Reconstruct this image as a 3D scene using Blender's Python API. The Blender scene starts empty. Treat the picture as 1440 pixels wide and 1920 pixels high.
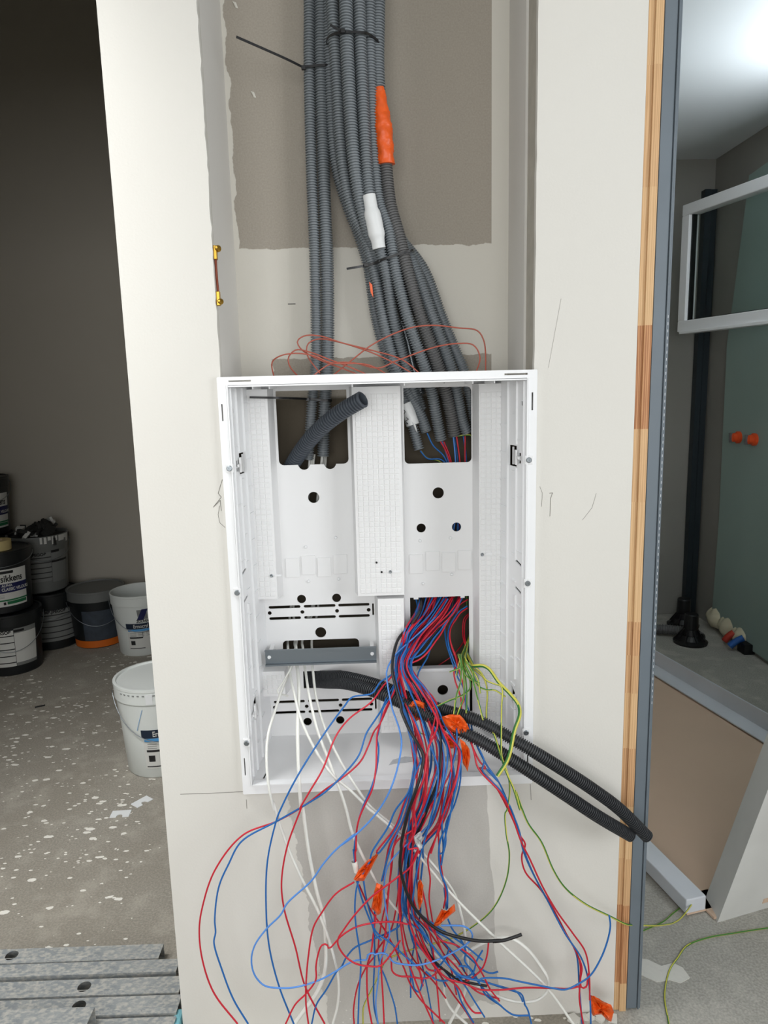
import bpy, bmesh, math, random
from mathutils import Vector, Matrix
from mathutils.geometry import tessellate_polygon
S = bpy.context.scene
COL = S.collection
rnd = random.Random(7)

# ------------------------------------------------------------------ camera
# pose measured from the photograph's vanishing points; wall face is the plane y = 0, floor z = 0
FPX, CD, CH = 1331.0, 1.30, 1.325
def _n(v): return Vector(v).normalized()
_dn = _n((192.0, 7667.0, FPX))
_yd = _n((-40.0, -(FPX * FPX + 192.0 * -40.0) / 7667.0, FPX))
_xd = _dn.cross(_yd)
ROWS = (_xd, _yd, -_dn)
def ray(px, py):
    v = Vector((px - 720.0, py - 960.0, FPX))
    return Vector([r.dot(v) for r in ROWS])
def PY(px, py, Y=0.0):
    r = ray(px, py); t = (Y + CD) / r.y
    return Vector((r.x * t, Y, CH + r.z * t))
def PZ(px, py, Z=0.0):
    r = ray(px, py); t = (Z - CH) / r.z
    return Vector((r.x * t, r.y * t - CD, Z))
cam = bpy.data.cameras.new('camera')
camo = bpy.data.objects.new('camera', cam); COL.objects.link(camo)
right = Vector([r.x for r in ROWS]); down = Vector([r.y for r in ROWS]); fwd = Vector([r.z for r in ROWS])
m = Matrix((right, -down, -fwd)).transposed().to_4x4()
m.translation = Vector((0, -CD, CH))
camo.matrix_world = m
cam.sensor_fit = 'HORIZONTAL'; cam.sensor_width = 36.0
cam.lens = 36.0 * FPX / 1440.0
cam.clip_start = 0.02
S.camera = camo
# ------------------------------------------------------------------ world, light, exposure
S.view_settings.view_transform = 'Standard'; S.view_settings.look = 'None'
S.view_settings.gamma = 1.0; S.view_settings.use_curve_mapping = False
S.view_settings.exposure = -0.70
W = bpy.data.worlds.new('sky'); S.world = W; W.use_nodes = True
W.node_tree.nodes['Background'].inputs[0].default_value = (0.75, 0.85, 1.0, 1)
W.node_tree.nodes['Background'].inputs[1].default_value = 0.6
def area(name, loc, target, sx, sy, power, col, spread=None):
    l = bpy.data.lights.new(name, 'AREA'); l.shape = 'RECTANGLE'; l.size = sx; l.size_y = sy
    l.energy = power; l.color = col
    o = bpy.data.objects.new(name, l); COL.objects.link(o)
    o.location = loc
    if spread: l.spread = math.radians(spread)
    o.rotation_euler = (Vector(target) - Vector(loc)).to_track_quat('-Z', 'Y').to_euler()
area('daylight_back_window', (-0.35, -3.75, 1.55), (-0.2, 0, 1.1), 2.5, 1.5, 96, (0.985, 0.99, 0.985))
area('daylight_side_window', (2.35, -1.7, 1.6), (0, -0.6, 1.1), 1.4, 1.5, 82, (0.97, 0.985, 1.0))
area('added_left_fill', (-3.5, -1.1, 1.6), (-0.9, 0.4, 0.1), 1.4, 1.5, 32, (1.0, 1.0, 1.0))  # added lamp that brightens the store floor; no such window known
area('added_roof_fill', (-1.20, -.34, 2.40), (-1.0, .85, .05), 1.0, .3, 19, (1.0, 1.0, 1.0), 85)  # added narrow lamp under the ceiling, aimed at store floor and white bucket
area('daylight_bathroom_window', (2.08, 0.85, 1.80), (1.35, 1.25, 2.46), 0.8, 0.35, 115, (0.88, 0.95, 1.0))

# ------------------------------------------------------------------ materials
def lin(c):
    return tuple(((x / 12.92) if x <= 0.04045 else ((x + 0.055) / 1.055) ** 2.4) for x in [v / 255.0 for v in c])
def mat(name, rgb, rough=0.5, metal=0.0, var=0.0, vscale=8.0, bump=0.0, bscale=60.0, spec=0.5, coat=0.0):
    m = bpy.data.materials.new(name); m.use_nodes = True
    nt = m.node_tree; N = nt.nodes; L = nt.links
    b = N['Principled BSDF']; c = lin(rgb)
    b.inputs['Base Color'].default_value = (*c, 1)
    b.inputs['Roughness'].default_value = rough; b.inputs['Metallic'].default_value = metal
    b.inputs['Specular IOR Level'].default_value = spec
    if coat: b.inputs['Coat Weight'].default_value = coat
    tc = N.new('ShaderNodeTexCoord')
    if var:
        n = N.new('ShaderNodeTexNoise'); n.inputs['Scale'].default_value = vscale; n.inputs['Detail'].default_value = 6
        L.new(tc.outputs['Object'], n.inputs['Vector'])
        r = N.new('ShaderNodeValToRGB')
        r.color_ramp.elements[0].position = 0.3; r.color_ramp.elements[1].position = 0.7
        r.color_ramp.elements[0].color = (*[x * (1 - var) for x in c], 1)
        r.color_ramp.elements[1].color = (*[min(1, x * (1 + var)) for x in c], 1)
        L.new(n.outputs['Fac'], r.inputs['Fac']); L.new(r.outputs['Color'], b.inputs['Base Color'])
    if bump:
        n2 = N.new('ShaderNodeTexNoise'); n2.inputs['Scale'].default_value = bscale; n2.inputs['Detail'].default_value = 4
        L.new(tc.outputs['Object'], n2.inputs['Vector'])
        bp = N.new('ShaderNodeBump'); bp.inputs['Strength'].default_value = bump; bp.inputs['Distance'].default_value = 0.002
        L.new(n2.outputs['Fac'], bp.inputs['Height']); L.new(bp.outputs['Normal'], b.inputs['Normal'])
    return m
def nodes_of(m): return m.node_tree.nodes, m.node_tree.links
def math_node(N, L, op, a, b=None, c=None):
    n = N.new('ShaderNodeMath'); n.operation = op
    for i, v in enumerate((a, b, c)):
        if v is None: continue
        if isinstance(v, (int, float)): n.inputs[i].default_value = v
        else: L.new(v, n.inputs[i])
    return n.outputs[0]
def mixc(N, L, f, a, b):
    n = N.new('ShaderNodeMix'); n.data_type = 'RGBA'
    L.new(f, n.inputs['Factor'])
    for k, v in ((6, a), (7, b)):
        if isinstance(v, tuple): n.inputs[k].default_value = (*v, 1)
        else: L.new(v, n.inputs[k])
    return n.outputs[2]
def noise(N, L, vec, scale, detail=5):
    n = N.new('ShaderNodeTexNoise'); n.inputs['Scale'].default_value = scale; n.inputs['Detail'].default_value = detail
    L.new(vec, n.inputs['Vector']); return n.outputs['Fac']
def step(N, L, v, edge, soft=0.002):
    n = N.new('ShaderNodeMapRange'); L.new(v, n.inputs['Value'])
    n.inputs['From Min'].default_value = edge - soft; n.inputs['From Max'].default_value = edge + soft
    return n.outputs['Result']
M = {}
M['wall'] = mat('wall_paint', (221, 218, 212), 0.75, var=0.015, vscale=3, bump=0.12, bscale=220, spec=0.25)
M['wall2'] = mat('wall_paint_bathroom', (150, 148, 142), 0.85, var=0.05, vscale=2.5, bump=0.1, spec=0.2)
M['ceil'] = mat('ceiling_paint', (222, 226, 228), 0.85, spec=0.2)
M['taupe'] = mat('wall_paint_taupe', (182, 176, 164), 0.85, var=0.03, vscale=1.2, bump=0.1, spec=0.15)
M['cut'] = mat('plasterboard_cut_edge', (205, 202, 192), 0.9, var=0.12, vscale=40, bump=0.5, bscale=90)
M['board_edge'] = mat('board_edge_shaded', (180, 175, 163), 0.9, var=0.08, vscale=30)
# painted wall with an unpainted grey patch under the box
m = M['wall_front'] = mat('wall_paint_unfinished', (222, 220, 209), 0.75, bump=0.12, bscale=220, spec=0.25)
N, L = nodes_of(m)
tc = N.new('ShaderNodeTexCoord'); sp = N.new('ShaderNodeSeparateXYZ'); L.new(tc.outputs['Object'], sp.inputs[0])
nz = noise(N, L, tc.outputs['Object'], 26, 9); nl = noise(N, L, tc.outputs['Object'], 9, 3)
wob = math_node(N, L, 'MULTIPLY', math_node(N, L, 'SUBTRACT', nz, 0.5), 0.05)
wob2 = math_node(N, L, 'MULTIPLY', math_node(N, L, 'SUBTRACT', nl, 0.5), 0.02)
xl = math_node(N, L, 'ADD', math_node(N, L, 'MULTIPLY', sp.outputs['Z'], -0.125), -0.108)
dl = math_node(N, L, 'ADD', math_node(N, L, 'SUBTRACT', sp.outputs['X'], xl), wob)
xr = math_node(N, L, 'ADD', math_node(N, L, 'MULTIPLY', sp.outputs['Z'], -0.05), 0.252)
dr = math_node(N, L, 'ADD', math_node(N, L, 'SUBTRACT', xr, sp.outputs['X']), wob2)
dz = math_node(N, L, 'SUBTRACT', 0.60, sp.outputs['Z'])
dz2 = math_node(N, L, 'ADD', math_node(N, L, 'ADD', math_node(N, L, 'SUBTRACT', sp.outputs['Z'], 0.035), wob), math_node(N, L, 'MAXIMUM', math_node(N, L, 'SUBTRACT', 0.2, sp.outputs['X']), 0.0))
mn = math_node(N, L, 'MINIMUM', math_node(N, L, 'MINIMUM', dl, dr), math_node(N, L, 'MINIMUM', dz, dz2))
f = step(N, L, mn, 0.0, 0.0006)
grain = noise(N, L, tc.outputs['Object'], 350, 3)
cream_n = noise(N, L, tc.outputs['Object'], 2.2, 4)
cr = mixc(N, L, cream_n, lin((216, 213, 206)), lin((223, 221, 214)))
gr = mixc(N, L, grain, lin((182, 179, 173)), lin((200, 197, 191)))
spk = N.new('ShaderNodeTexVoronoi'); spk.inputs['Scale'].default_value = 75; L.new(tc.outputs['Object'], spk.inputs['Vector'])
sk = math_node(N, L, 'LESS_THAN', math_node(N, L, 'ADD', spk.outputs['Distance'], math_node(N, L, 'MULTIPLY', sp.outputs['Z'], 0.5)), 0.14)
gr2 = mixc(N, L, sk, gr, lin((215, 213, 206)))
L.new(mixc(N, L, f, cr, gr2), N['Principled BSDF'].inputs['Base Color'])
# recess back: brown board paper with ragged painted patches
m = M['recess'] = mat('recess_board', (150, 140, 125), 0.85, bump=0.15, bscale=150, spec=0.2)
N, L = nodes_of(m)
tc = N.new('ShaderNodeTexCoord'); sp = N.new('ShaderNodeSeparateXYZ'); L.new(tc.outputs['Object'], sp.inputs[0])
nz = noise(N, L, tc.outputs['Object'], 30, 8)
w1 = math_node(N, L, 'MULTIPLY', math_node(N, L, 'SUBTRACT', nz, 0.5), 0.02)
up = math_node(N, L, 'ADD', math_node(N, L, 'SUBTRACT', sp.outputs['Z'], 1.617), w1)
rt = math_node(N, L, 'SUBTRACT', 0.278, sp.outputs['X'])
lf = math_node(N, L, 'ADD', math_node(N, L, 'ADD', sp.outputs['X'], 0.249), w1)
top = math_node(N, L, 'MINIMUM', math_node(N, L, 'MINIMUM', up, rt), lf)
w2 = math_node(N, L, 'MULTIPLY', math_node(N, L, 'SUBTRACT', nz, 0.5), 0.09)
lo = math_node(N, L, 'ADD', math_node(N, L, 'SUBTRACT', 1.392, sp.outputs['Z']), w1)
ll = math_node(N, L, 'ADD', math_node(N, L, 'ADD', sp.outputs['X'], 0.19), w2)
low = math_node(N, L, 'MINIMUM', math_node(N, L, 'MINIMUM', lo, rt), ll)
low_shade = math_node(N, L, 'SUBTRACT', 1.31, sp.outputs['Z'])
mx = math_node(N, L, 'MAXIMUM', math_node(N, L, 'MAXIMUM', top, low), low_shade)
f = step(N, L, mx, 0.0, 0.0008)
g = noise(N, L, tc.outputs['Object'], 300, 3)
pap = mixc(N, L, g, lin((150, 143, 132)), lin((176, 168, 156)))
pap = mixc(N, L, step(N, L, low_shade, 0.0, 0.004), pap, lin((92, 84, 72)))  # shade of the cavity behind the box, put into the board colour
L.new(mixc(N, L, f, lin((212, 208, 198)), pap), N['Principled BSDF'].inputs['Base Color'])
# concrete with paint splashes
def concrete(name, c1, c2, splat):
    m = mat(name, c1, 0.85, bump=0.5, bscale=120, spec=0.25)
    N, L = nodes_of(m)
    tc = N.new('ShaderNodeTexCoord'); v = tc.outputs['Object']
    a = noise(N, L, v, 2.2, 6); b = noise(N, L, v, 190, 6); c = noise(N, L, v, 14, 6)
    k = mixc(N, L, step(N, L, a, 0.5, 0.3), lin(c1), lin(c2))
    k = mixc(N, L, math_node(N, L, 'MULTIPLY', step(N, L, b, 0.48, 0.14), 0.6), k, lin([x * 0.72 for x in c2]))
    k = mixc(N, L, math_node(N, L, 'MULTIPLY', step(N, L, c, 0.62, 0.10), 0.22), k, lin([min(255, x * 1.25) for x in c2]))
    if splat:
        sp = N.new('ShaderNodeSeparateXYZ'); L.new(v, sp.inputs[0])
        mp = N.new('ShaderNodeMapping'); mp.inputs['Rotation'].default_value = (0, 0, 0.5); mp.inputs['Scale'].default_value = (0.75, 1.35, 1)
        L.new(v, mp.inputs['Vector'])
        big = noise(N, L, v, 3.2, 2)
        dens = step(N, L, big, 0.42, 0.12)
        for sc, thr in ((30, 0.42), (55, 0.42), (16, 0.30)):
            vo = N.new('ShaderNodeTexVoronoi'); vo.inputs['Scale'].default_value = sc; L.new(mp.outputs[0], vo.inputs['Vector'])
            wv = N.new('ShaderNodeTexWhiteNoise'); L.new(vo.outputs['Position'], wv.inputs['Vector'])
            keep = math_node(N, L, 'MULTIPLY', wv.outputs['Value'], 1.15)
            t = math_node(N, L, 'MULTIPLY', math_node(N, L, 'MULTIPLY', math_node(N, L, 'SUBTRACT', keep, 0.5), thr * 1.3), dens)
            dd = math_node(N, L, 'ADD', vo.outputs['Distance'], math_node(N, L, 'MULTIPLY', noise(N, L, v, 70, 3), 0.35))
            s = math_node(N, L, 'MULTIPLY', math_node(N, L, 'LESS_THAN', math_node(N, L, 'SUBTRACT', dd, 0.15), t), 0.9)
            k = mixc(N, L, s, k, lin((236, 233, 224)))
    L.new(k, N['Principled BSDF'].inputs['Base Color'])
    return m
M['floor'] = concrete('concrete_floor', (150, 142, 128), (170, 165, 154), True)
M['floor_b'] = concrete('concrete_floor_bathroom', (176, 173, 164), (190, 187, 178), False)
M['plastic'] = mat('white_plastic', (240, 241, 242), 0.32, spec=0.45)
M['plastic2'] = mat('white_plastic_matt', (236, 236, 236), 0.5, spec=0.35)
M['conduit'] = mat('grey_conduit', (118, 124, 128), 0.42, var=0.10, vscale=5)
M['conduit_d'] = mat('dark_grey_conduit', (98, 98, 98), 0.5, var=0.08, vscale=6)
M['conduit_k'] = mat('black_conduit', (52, 54, 57), 0.45, var=0.06)
M['conduit_g'] = mat('open_conduit', (72, 78, 86), 0.42)
M['tie'] = mat('black_nylon', (18, 18, 20), 0.4)
M['red'] = mat('red_pvc', (200, 28, 50), 0.38)
M['blue'] = mat('blue_pvc', (24, 102, 176), 0.38)
M['lblue'] = mat('light_blue_pvc', (84, 142, 220), 0.38)
M['black'] = mat('black_pvc', (22, 22, 24), 0.4)
M['white'] = mat('white_pvc', (232, 232, 226), 0.45)
M['copper'] = mat('copper_brown_pvc', (168, 84, 66), 0.4)
M['yellow'] = mat('yellow_pvc', (204, 198, 84), 0.4)
M['green'] = mat('green_pvc', (50, 118, 50), 0.4)
M['orange'] = mat('orange_tape', (232, 92, 24), 0.38, var=0.08, vscale=60, bump=0.6, bscale=90)
M['wtape'] = mat('white_tape', (226, 228, 228), 0.4, bump=0.2, bscale=50)
M['steel'] = mat('zinc_steel', (150, 156, 160), 0.35, metal=0.9)
M['rail'] = mat('rail_steel', (128, 136, 142), 0.42, metal=0.75)
M['brass'] = mat('brass', (190, 150, 60), 0.3, metal=0.9)
M['rust'] = mat('red_brown_metal', (128, 60, 36), 0.5, metal=0.3)
M['greymetal'] = mat('grey_painted_metal', (106, 116, 124), 0.42, var=0.04, vscale=9, spec=0.5)
M['card'] = mat('brown_cardboard', (216, 188, 164), 0.85, var=0.03, vscale=3)
M['cardw'] = mat('white_cardboard', (214, 218, 224), 0.75, var=0.04, vscale=5)
M['cardg'] = mat('grey_white_cardboard', (214, 214, 210), 0.8, var=0.06, vscale=7)
M['bk'] = mat('bucket_black', (20, 24, 26), 0.4)
M['bgrey'] = mat('bucket_grey', (104, 106, 104), 0.45)
M['bwhite'] = mat('bucket_white', (214, 218, 214), 0.4)
M['label'] = mat('label_white', (205, 205, 200), 0.5)
M['lgrey'] = mat('label_grey', (120, 122, 120), 0.5)
M['navy'] = mat('label_navy', (16, 22, 74), 0.5)
M['lgreen'] = mat('label_green', (20, 104, 62), 0.5)
M['ink'] = mat('ink_black', (18, 18, 20), 0.6)
M['lnavy'] = mat('label_dark_navy', (20, 34, 54), 0.5)
M['lsky'] = mat('label_sky_blue', (80, 150, 205), 0.5)
M['borange'] = mat('bucket_orange', (200, 98, 22), 0.5)
M['mask'] = mat('masking_tape_cream', (206, 186, 130), 0.7)
M['junk'] = mat('dark_rubbish', (34, 34, 32), 0.8)
M['hydro'] = mat('green_board', (158, 178, 172), 0.85, var=0.04, vscale=2, spec=0.2)
M['dstud'] = mat('dark_steel', (60, 70, 76), 0.4, metal=0.6)
M['foam'] = mat('foam_cream', (216, 208, 180), 0.9, bump=0.9, bscale=60)
M['cap_r'] = mat('cap_red', (190, 60, 44), 0.5)
M['cap_b'] = mat('cap_blue', (44, 100, 180), 0.5)
M['capo'] = mat('cap_orange', (232, 84, 34), 0.45)
M['pencil'] = mat('pencil_graphite', (110, 106, 98), 0.8)
M['bluecloth'] = mat('pale_blue_plastic', (120, 180, 190), 0.6)
M['plaster'] = mat('dry_plaster', (216, 214, 206), 0.95, bump=0.5, bscale=60)
m = M['glass'] = mat('window_glass', (246, 250, 249), 0.06, spec=0.5)
m.node_tree.nodes['Principled BSDF'].inputs['Transmission Weight'].default_value = 1.0
m.node_tree.nodes['Principled BSDF'].inputs['IOR'].default_value = 1.05
# galvanised studs, splashed with plaster
m = M['galv'] = mat('galvanised_steel', (150, 156, 158), 0.5, metal=0.25)
N, L = nodes_of(m)
tc = N.new('ShaderNodeTexCoord'); a = noise(N, L, tc.outputs['Object'], 40, 9); b = noise(N, L, tc.outputs['Object'], 160, 5)
mp = N.new('ShaderNodeMapping'); mp.inputs['Scale'].default_value = (0.6, 1, 1); L.new(tc.outputs['Object'], mp.inputs['Vector'])
c = noise(N, L, mp.outputs[0], 150, 10)
k = mixc(N, L, step(N, L, a, 0.5, 0.25), lin((136, 142, 145)), lin((166, 169, 168)))
k = mixc(N, L, math_node(N, L, 'MULTIPLY', step(N, L, c, 0.53, 0.10), 0.8), k, lin((198, 195, 186)))
k = mixc(N, L, step(N, L, b, 0.72, 0.02), k, lin((96, 100, 102)))
L.new(k, N['Principled BSDF'].inputs['Base Color'])
# wood with finger joints
m = M['wood'] = mat('pine_wood', (205, 165, 115), 0.55, spec=0.35)
N, L = nodes_of(m)
tc = N.new('ShaderNodeTexCoord'); sp = N.new('ShaderNodeSeparateXYZ'); L.new(tc.outputs['Object'], sp.inputs[0])
cr_ = N.new('ShaderNodeValToRGB'); cr_.color_ramp.interpolation = 'CONSTANT'
L.new(math_node(N, L, 'DIVIDE', sp.outputs['Z'], 2.5), cr_.inputs['Fac'])
stops = ((0, .1), (.06, .95), (.25, .35), (.36, .1), (.47, .55), (.60, .15), (.72, .4), (.80, .6), (.86, .1), (1.10, .22), (1.235, 1.0), (1.42, .12), (1.66, .3), (1.85, .15), (2.1, .3))
els = cr_.color_ramp.elements
els[0].position = 0; els[0].color = (stops[0][1],) * 3 + (1,); els[1].position = stops[1][0] / 2.5; els[1].color = (stops[1][1],) * 3 + (1,)
for z_, v_ in stops[2:]:
    e_ = els.new(z_ / 2.5); e_.color = (v_, v_, v_, 1)
bw = N.new('ShaderNodeRGBToBW'); L.new(cr_.outputs['Color'], bw.inputs[0])
class _V: outputs = {'Value': bw.outputs[0]}
wn = _V
mp = N.new('ShaderNodeMapping'); mp.inputs['Scale'].default_value = (1, 1, 0.04)
off = N.new('ShaderNodeCombineXYZ'); L.new(wn.outputs['Value'], off.inputs[0]); L.new(wn.outputs['Value'], off.inputs[2]); L.new(off.outputs[0], mp.inputs['Location'])
L.new(tc.outputs['Object'], mp.inputs['Vector'])
wv = N.new('ShaderNodeTexWave'); wv.inputs['Scale'].default_value = 75; wv.inputs['Distortion'].default_value = 9; wv.inputs['Detail'].default_value = 3; wv.inputs['Detail Scale'].default_value = 1.5
L.new(mp.outputs[0], wv.inputs['Vector'])
pale = mixc(N, L, wv.outputs['Fac'], lin((208, 170, 124)), lin((220, 186, 142)))
darkw = mixc(N, L, wv.outputs['Fac'], lin((162, 108, 70)), lin((202, 152, 108)))
L.new(mixc(N, L, wn.outputs['Value'], pale, darkw), N['Principled BSDF'].inputs['Base Color'])

# ------------------------------------------------------------------ helpers
def tag(o, label=None, cat=None, group=None, kind=None):
    if label: o['label'] = label
    if cat: o['category'] = cat
    if group: o['group'] = group
    if kind: o['kind'] = kind
    return o
def empty(name, loc, label, cat, group=None, rz=0.0):
    o = bpy.data.objects.new(name, None); COL.objects.link(o); o.empty_display_size = 0.02
    o.location = loc; o.rotation_euler = (0, 0, rz)
    bpy.context.view_layer.update()
    return tag(o, label, cat, group)
def from_data(name, verts, faces, mats, parent=None, smooth=False, midx=None):
    """verts in world space; the object's origin goes to the parent's."""
    me = bpy.data.meshes.new(name)
    if parent is not None:
        pm = WM[parent.name].inverted()
        verts = [pm @ Vector(v) for v in verts]
    me.from_pydata([tuple(v) for v in verts], [], faces)
    for mm in (mats if isinstance(mats, (list, tuple)) else [mats]): me.materials.append(mm)
    if midx: me.polygons.foreach_set('material_index', midx)
    if smooth: me.polygons.foreach_set('use_smooth', [True] * len(me.polygons))
    me.update()
    o = bpy.data.objects.new(name, me); COL.objects.link(o)
    if parent is not None:
        o.parent = parent
        WM[o.name] = WM[parent.name].copy()
    else:
        WM[o.name] = Matrix.Identity(4)
    return o
WM = {}
def thing(name, loc, label, cat, group=None):
    o = bpy.data.objects.new(name, None); COL.objects.link(o); o.empty_display_size = 0.02
    o.location = loc
    WM[o.name] = Matrix.Translation(Vector(loc))
    return tag(o, label, cat, group)
def rebase(o):
    """move a top-level mesh's origin to the middle of its base"""
    vs = o.data.vertices
    if not vs: return o
    xs = [v.co.x for v in vs]; ys = [v.co.y for v in vs]; zs = [v.co.z for v in vs]
    c = Vector(((min(xs) + max(xs)) / 2, (min(ys) + max(ys)) / 2, min(zs)))
    o.data.transform(Matrix.Translation(-c)); o.location = c
    WM[o.name] = Matrix.Translation(c)
    return o
class MB:
    def __init__(s): s.v = []; s.f = []; s.mi = []
    def add(s, vs, fs, mi=0):
        k = len(s.v); s.v += [Vector(v) for v in vs]
        s.f += [tuple(i + k for i in f) for f in fs]; s.mi += [mi] * len(fs)
    def box(s, x0, x1, y0, y1, z0, z1, mi=0, bev=0.0, T=None):
        bm = bmesh.new(); bmesh.ops.create_cube(bm, size=1)
        for v in bm.verts:
            v.co = Vector((x0 + (v.co.x + .5) * (x1 - x0), y0 + (v.co.y + .5) * (y1 - y0), z0 + (v.co.z + .5) * (z1 - z0)))
        if bev: bmesh.ops.bevel(bm, geom=bm.edges[:], offset=bev, segments=2, affect='EDGES', profile=0.5)
        bm.verts.index_update()
        s.add([(T @ v.co) if T else v.co.copy() for v in bm.verts], [[v.index for v in f.verts] for f in bm.faces], mi); bm.free()
    def lathe(s, prof, c, n=40, mi=0, cap0=True, cap1=False, axis='Z', T=None):
        vs = []; fs = []
        for (r, z) in prof:
            for k in range(n):
                a = 2 * math.pi * k / n
                p = Vector((r * math.cos(a), r * math.sin(a), z))
                if axis == 'Y': p = Vector((p.x, p.z, p.y))
                if axis == 'X': p = Vector((p.z, p.x, p.y))
                p = Vector(c) + ((T @ p) if T else p)
                vs.append(p)
        for i in range(len(prof) - 1):
            for k in range(n):
                k2 = (k + 1) % n
                fs.append((i * n + k, i * n + k2, (i + 1) * n + k2, (i + 1) * n + k))
        if cap0: fs.append(tuple(range(n))[::-1])
        if cap1: fs.append(tuple((len(prof) - 1) * n + k for k in range(n)))
        s.add(vs, fs, mi)
    def build(s, name, mats, parent=None, smooth=False):
        o = from_data(name, s.v, s.f, mats, parent, smooth, s.mi if any(s.mi) else None)
        if parent is None: rebase(o)
        return o
def sharp(o, ang=35):
    me = o.data
    try: me.set_sharp_from_angle(angle=math.radians(ang))
    except Exception: pass
def catmull(pts, step_len):
    """resample control points to an even smooth path"""
    P = [Vector(p) for p in pts]
    if len(P) == 2: dense = [P[0].lerp(P[1], k / 40) for k in range(41)]
    else:
        ext = [P[0] * 2 - P[1]] + P + [P[-1] * 2 - P[-2]]
        dense = []
        for i in range(1, len(ext) - 2):
            p0, p1, p2, p3 = ext[i - 1:i + 3]
            t0 = 0.0; t1 = t0 + max(1e-4, (p1 - p0).length) ** .5; t2 = t1 + max(1e-4, (p2 - p1).length) ** .5; t3 = t2 + max(1e-4, (p3 - p2).length) ** .5
            for k in range(12):
                t = t1 + (t2 - t1) * k / 12
                A1 = p0 * ((t1 - t) / (t1 - t0)) + p1 * ((t - t0) / (t1 - t0))
                A2 = p1 * ((t2 - t) / (t2 - t1)) + p2 * ((t - t1) / (t2 - t1))
                A3 = p2 * ((t3 - t) / (t3 - t2)) + p3 * ((t - t2) / (t3 - t2))
                B1 = A1 * ((t2 - t) / (t2 - t0)) + A2 * ((t - t0) / (t2 - t0))
                B2 = A2 * ((t3 - t) / (t3 - t1)) + A3 * ((t - t1) / (t3 - t1))
                dense.append(B1 * ((t2 - t) / (t2 - t1)) + B2 * ((t - t1) / (t2 - t1)))
        dense.append(P[-1])
    cum = [0.0]
    for a, b in zip(dense, dense[1:]): cum.append(cum[-1] + (b - a).length)
    total = cum[-1]; n = max(2, int(round(total / step_len)))
    out = []; j = 0
    for k in range(n + 1):
        d = total * k / n
        while j < len(cum) - 2 and cum[j + 1] < d: j += 1
        seg = cum[j + 1] - cum[j]
        out.append(dense[j].lerp(dense[j + 1], (d - cum[j]) / seg if seg > 1e-9 else 0))
    return out, total
def frames(path):
    T = [(path[min(i + 1, len(path) - 1)] - path[max(i - 1, 0)]).normalized() for i in range(len(path))]
    up = Vector((0, 1, 0)) if abs(T[0].y) < 0.9 else Vector((1, 0, 0))
    u = (up - T[0] * up.dot(T[0])).normalized(); out = []
    for t in T:
        u = (u - t * u.dot(t)).normalized(); out.append((u, t.cross(u), t))
    return out
def tube_data(pts, r, seg=8, step_len=0.006, stripe=False, flat=1.0):
    path, tot = catmull(pts, step_len); fr = frames(path)
    vs = []; fs = []; mi = []
    for p, (u, w, t) in zip(path, fr):
        for k in range(seg):
            a = 2 * math.pi * k / seg
            vs.append(p + u * (math.cos(a) * r) + w * (math.sin(a) * r * flat))
    n = len(path)
    for i in range(n - 1):
        for k in range(seg):
            k2 = (k + 1) % seg
            fs.append((i * seg + k, i * seg + k2, (i + 1) * seg + k2, (i + 1) * seg + k))
            mi.append(1 if stripe and ((k + i // 40) % seg) in (0, 1, 4, 5) else 0)
    fs.append(tuple(range(seg))[::-1]); mi.append(0)
    fs.append(tuple((n - 1) * seg + k for k in range(seg))); mi.append(0)
    return vs, fs, mi
def conduit_data(pts, r, pitch=0.0050, seg=18, depth=0.0030, cap=True):
    path, tot = catmull(pts, pitch / 6.0); fr = frames(path)
    pat = (1.0, 1.0, 0.05, 0.0, 0.05, 1.0)
    vs = []; fs = []
    for i, (p, (u, w, t)) in enumerate(zip(path, fr)):
        rr = r - depth * pat[i % 6]
        for k in range(seg):
            a = 2 * math.pi * k / seg
            vs.append(p + u * (math.cos(a) * rr) + w * (math.sin(a) * rr))
    n = len(path)
    for i in range(n - 1):
        for k in range(seg):
            k2 = (k + 1) % seg
            fs.append((i * seg + k, i * seg + k2, (i + 1) * seg + k2, (i + 1) * seg + k))
    # hollow far end
    p, (u, w, t) = path[-1], fr[-1]
    rings = [(r - depth * 1.2, 0.0), (r - depth * 1.6, -0.004), (r - depth * 1.4, -0.012), (r - depth * 1.6, -0.03)]
    base = len(vs)
    for (rr, d) in rings:
        for k in range(seg):
            a = 2 * math.pi * k / seg
            vs.append(p + t * d + u * (math.cos(a) * rr) + w * (math.sin(a) * rr))
    prev = (n - 1) * seg
    for q in range(len(rings)):
        cur = base + q * seg
        for k in range(seg):
            k2 = (k + 1) % seg
            fs.append((prev + k, prev + k2, cur + k2, cur + k))
        prev = cur
    fs.append(tuple(prev + k for k in range(seg)))
    fs.append(tuple(range(seg))[::-1])
    return vs, fs
def wire_obj(name, pts, r, mats, label=None, cat=None, group=None, parent=None, stripe=False, seg=8, flat=1.0, step_len=0.006):
    v, f, mi = tube_data(pts, r, seg, step_len, stripe, flat)
    o = from_data(name, v, f, mats, parent, True, mi if stripe else None)
    if parent is None: rebase(o)
    sharp(o, 60)
    return tag(o, label, cat, group)
def conduit_obj(pts, r, mt, label, group, parent=None, name='corrugated_conduit', pitch=0.0050):
    v, f = conduit_data(pts, r, pitch)
    o = from_data(name, v, f, mt, parent, True)
    if parent is None: rebase(o)
    sharp(o, 50)
    return tag(o, label, 'conduit' if label else None, group)
def arc_pts(cx, cz, r, n=20, a0=0.0, a1=2 * math.pi):
    full = abs(a1 - a0 - 2 * math.pi) < 1e-6
    return [(cx + r * math.cos(a0 + (a1 - a0) * k / (n if full else n - 1)), cz + r * math.sin(a0 + (a1 - a0) * k / (n if full else n - 1))) for k in range(n)]
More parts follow.
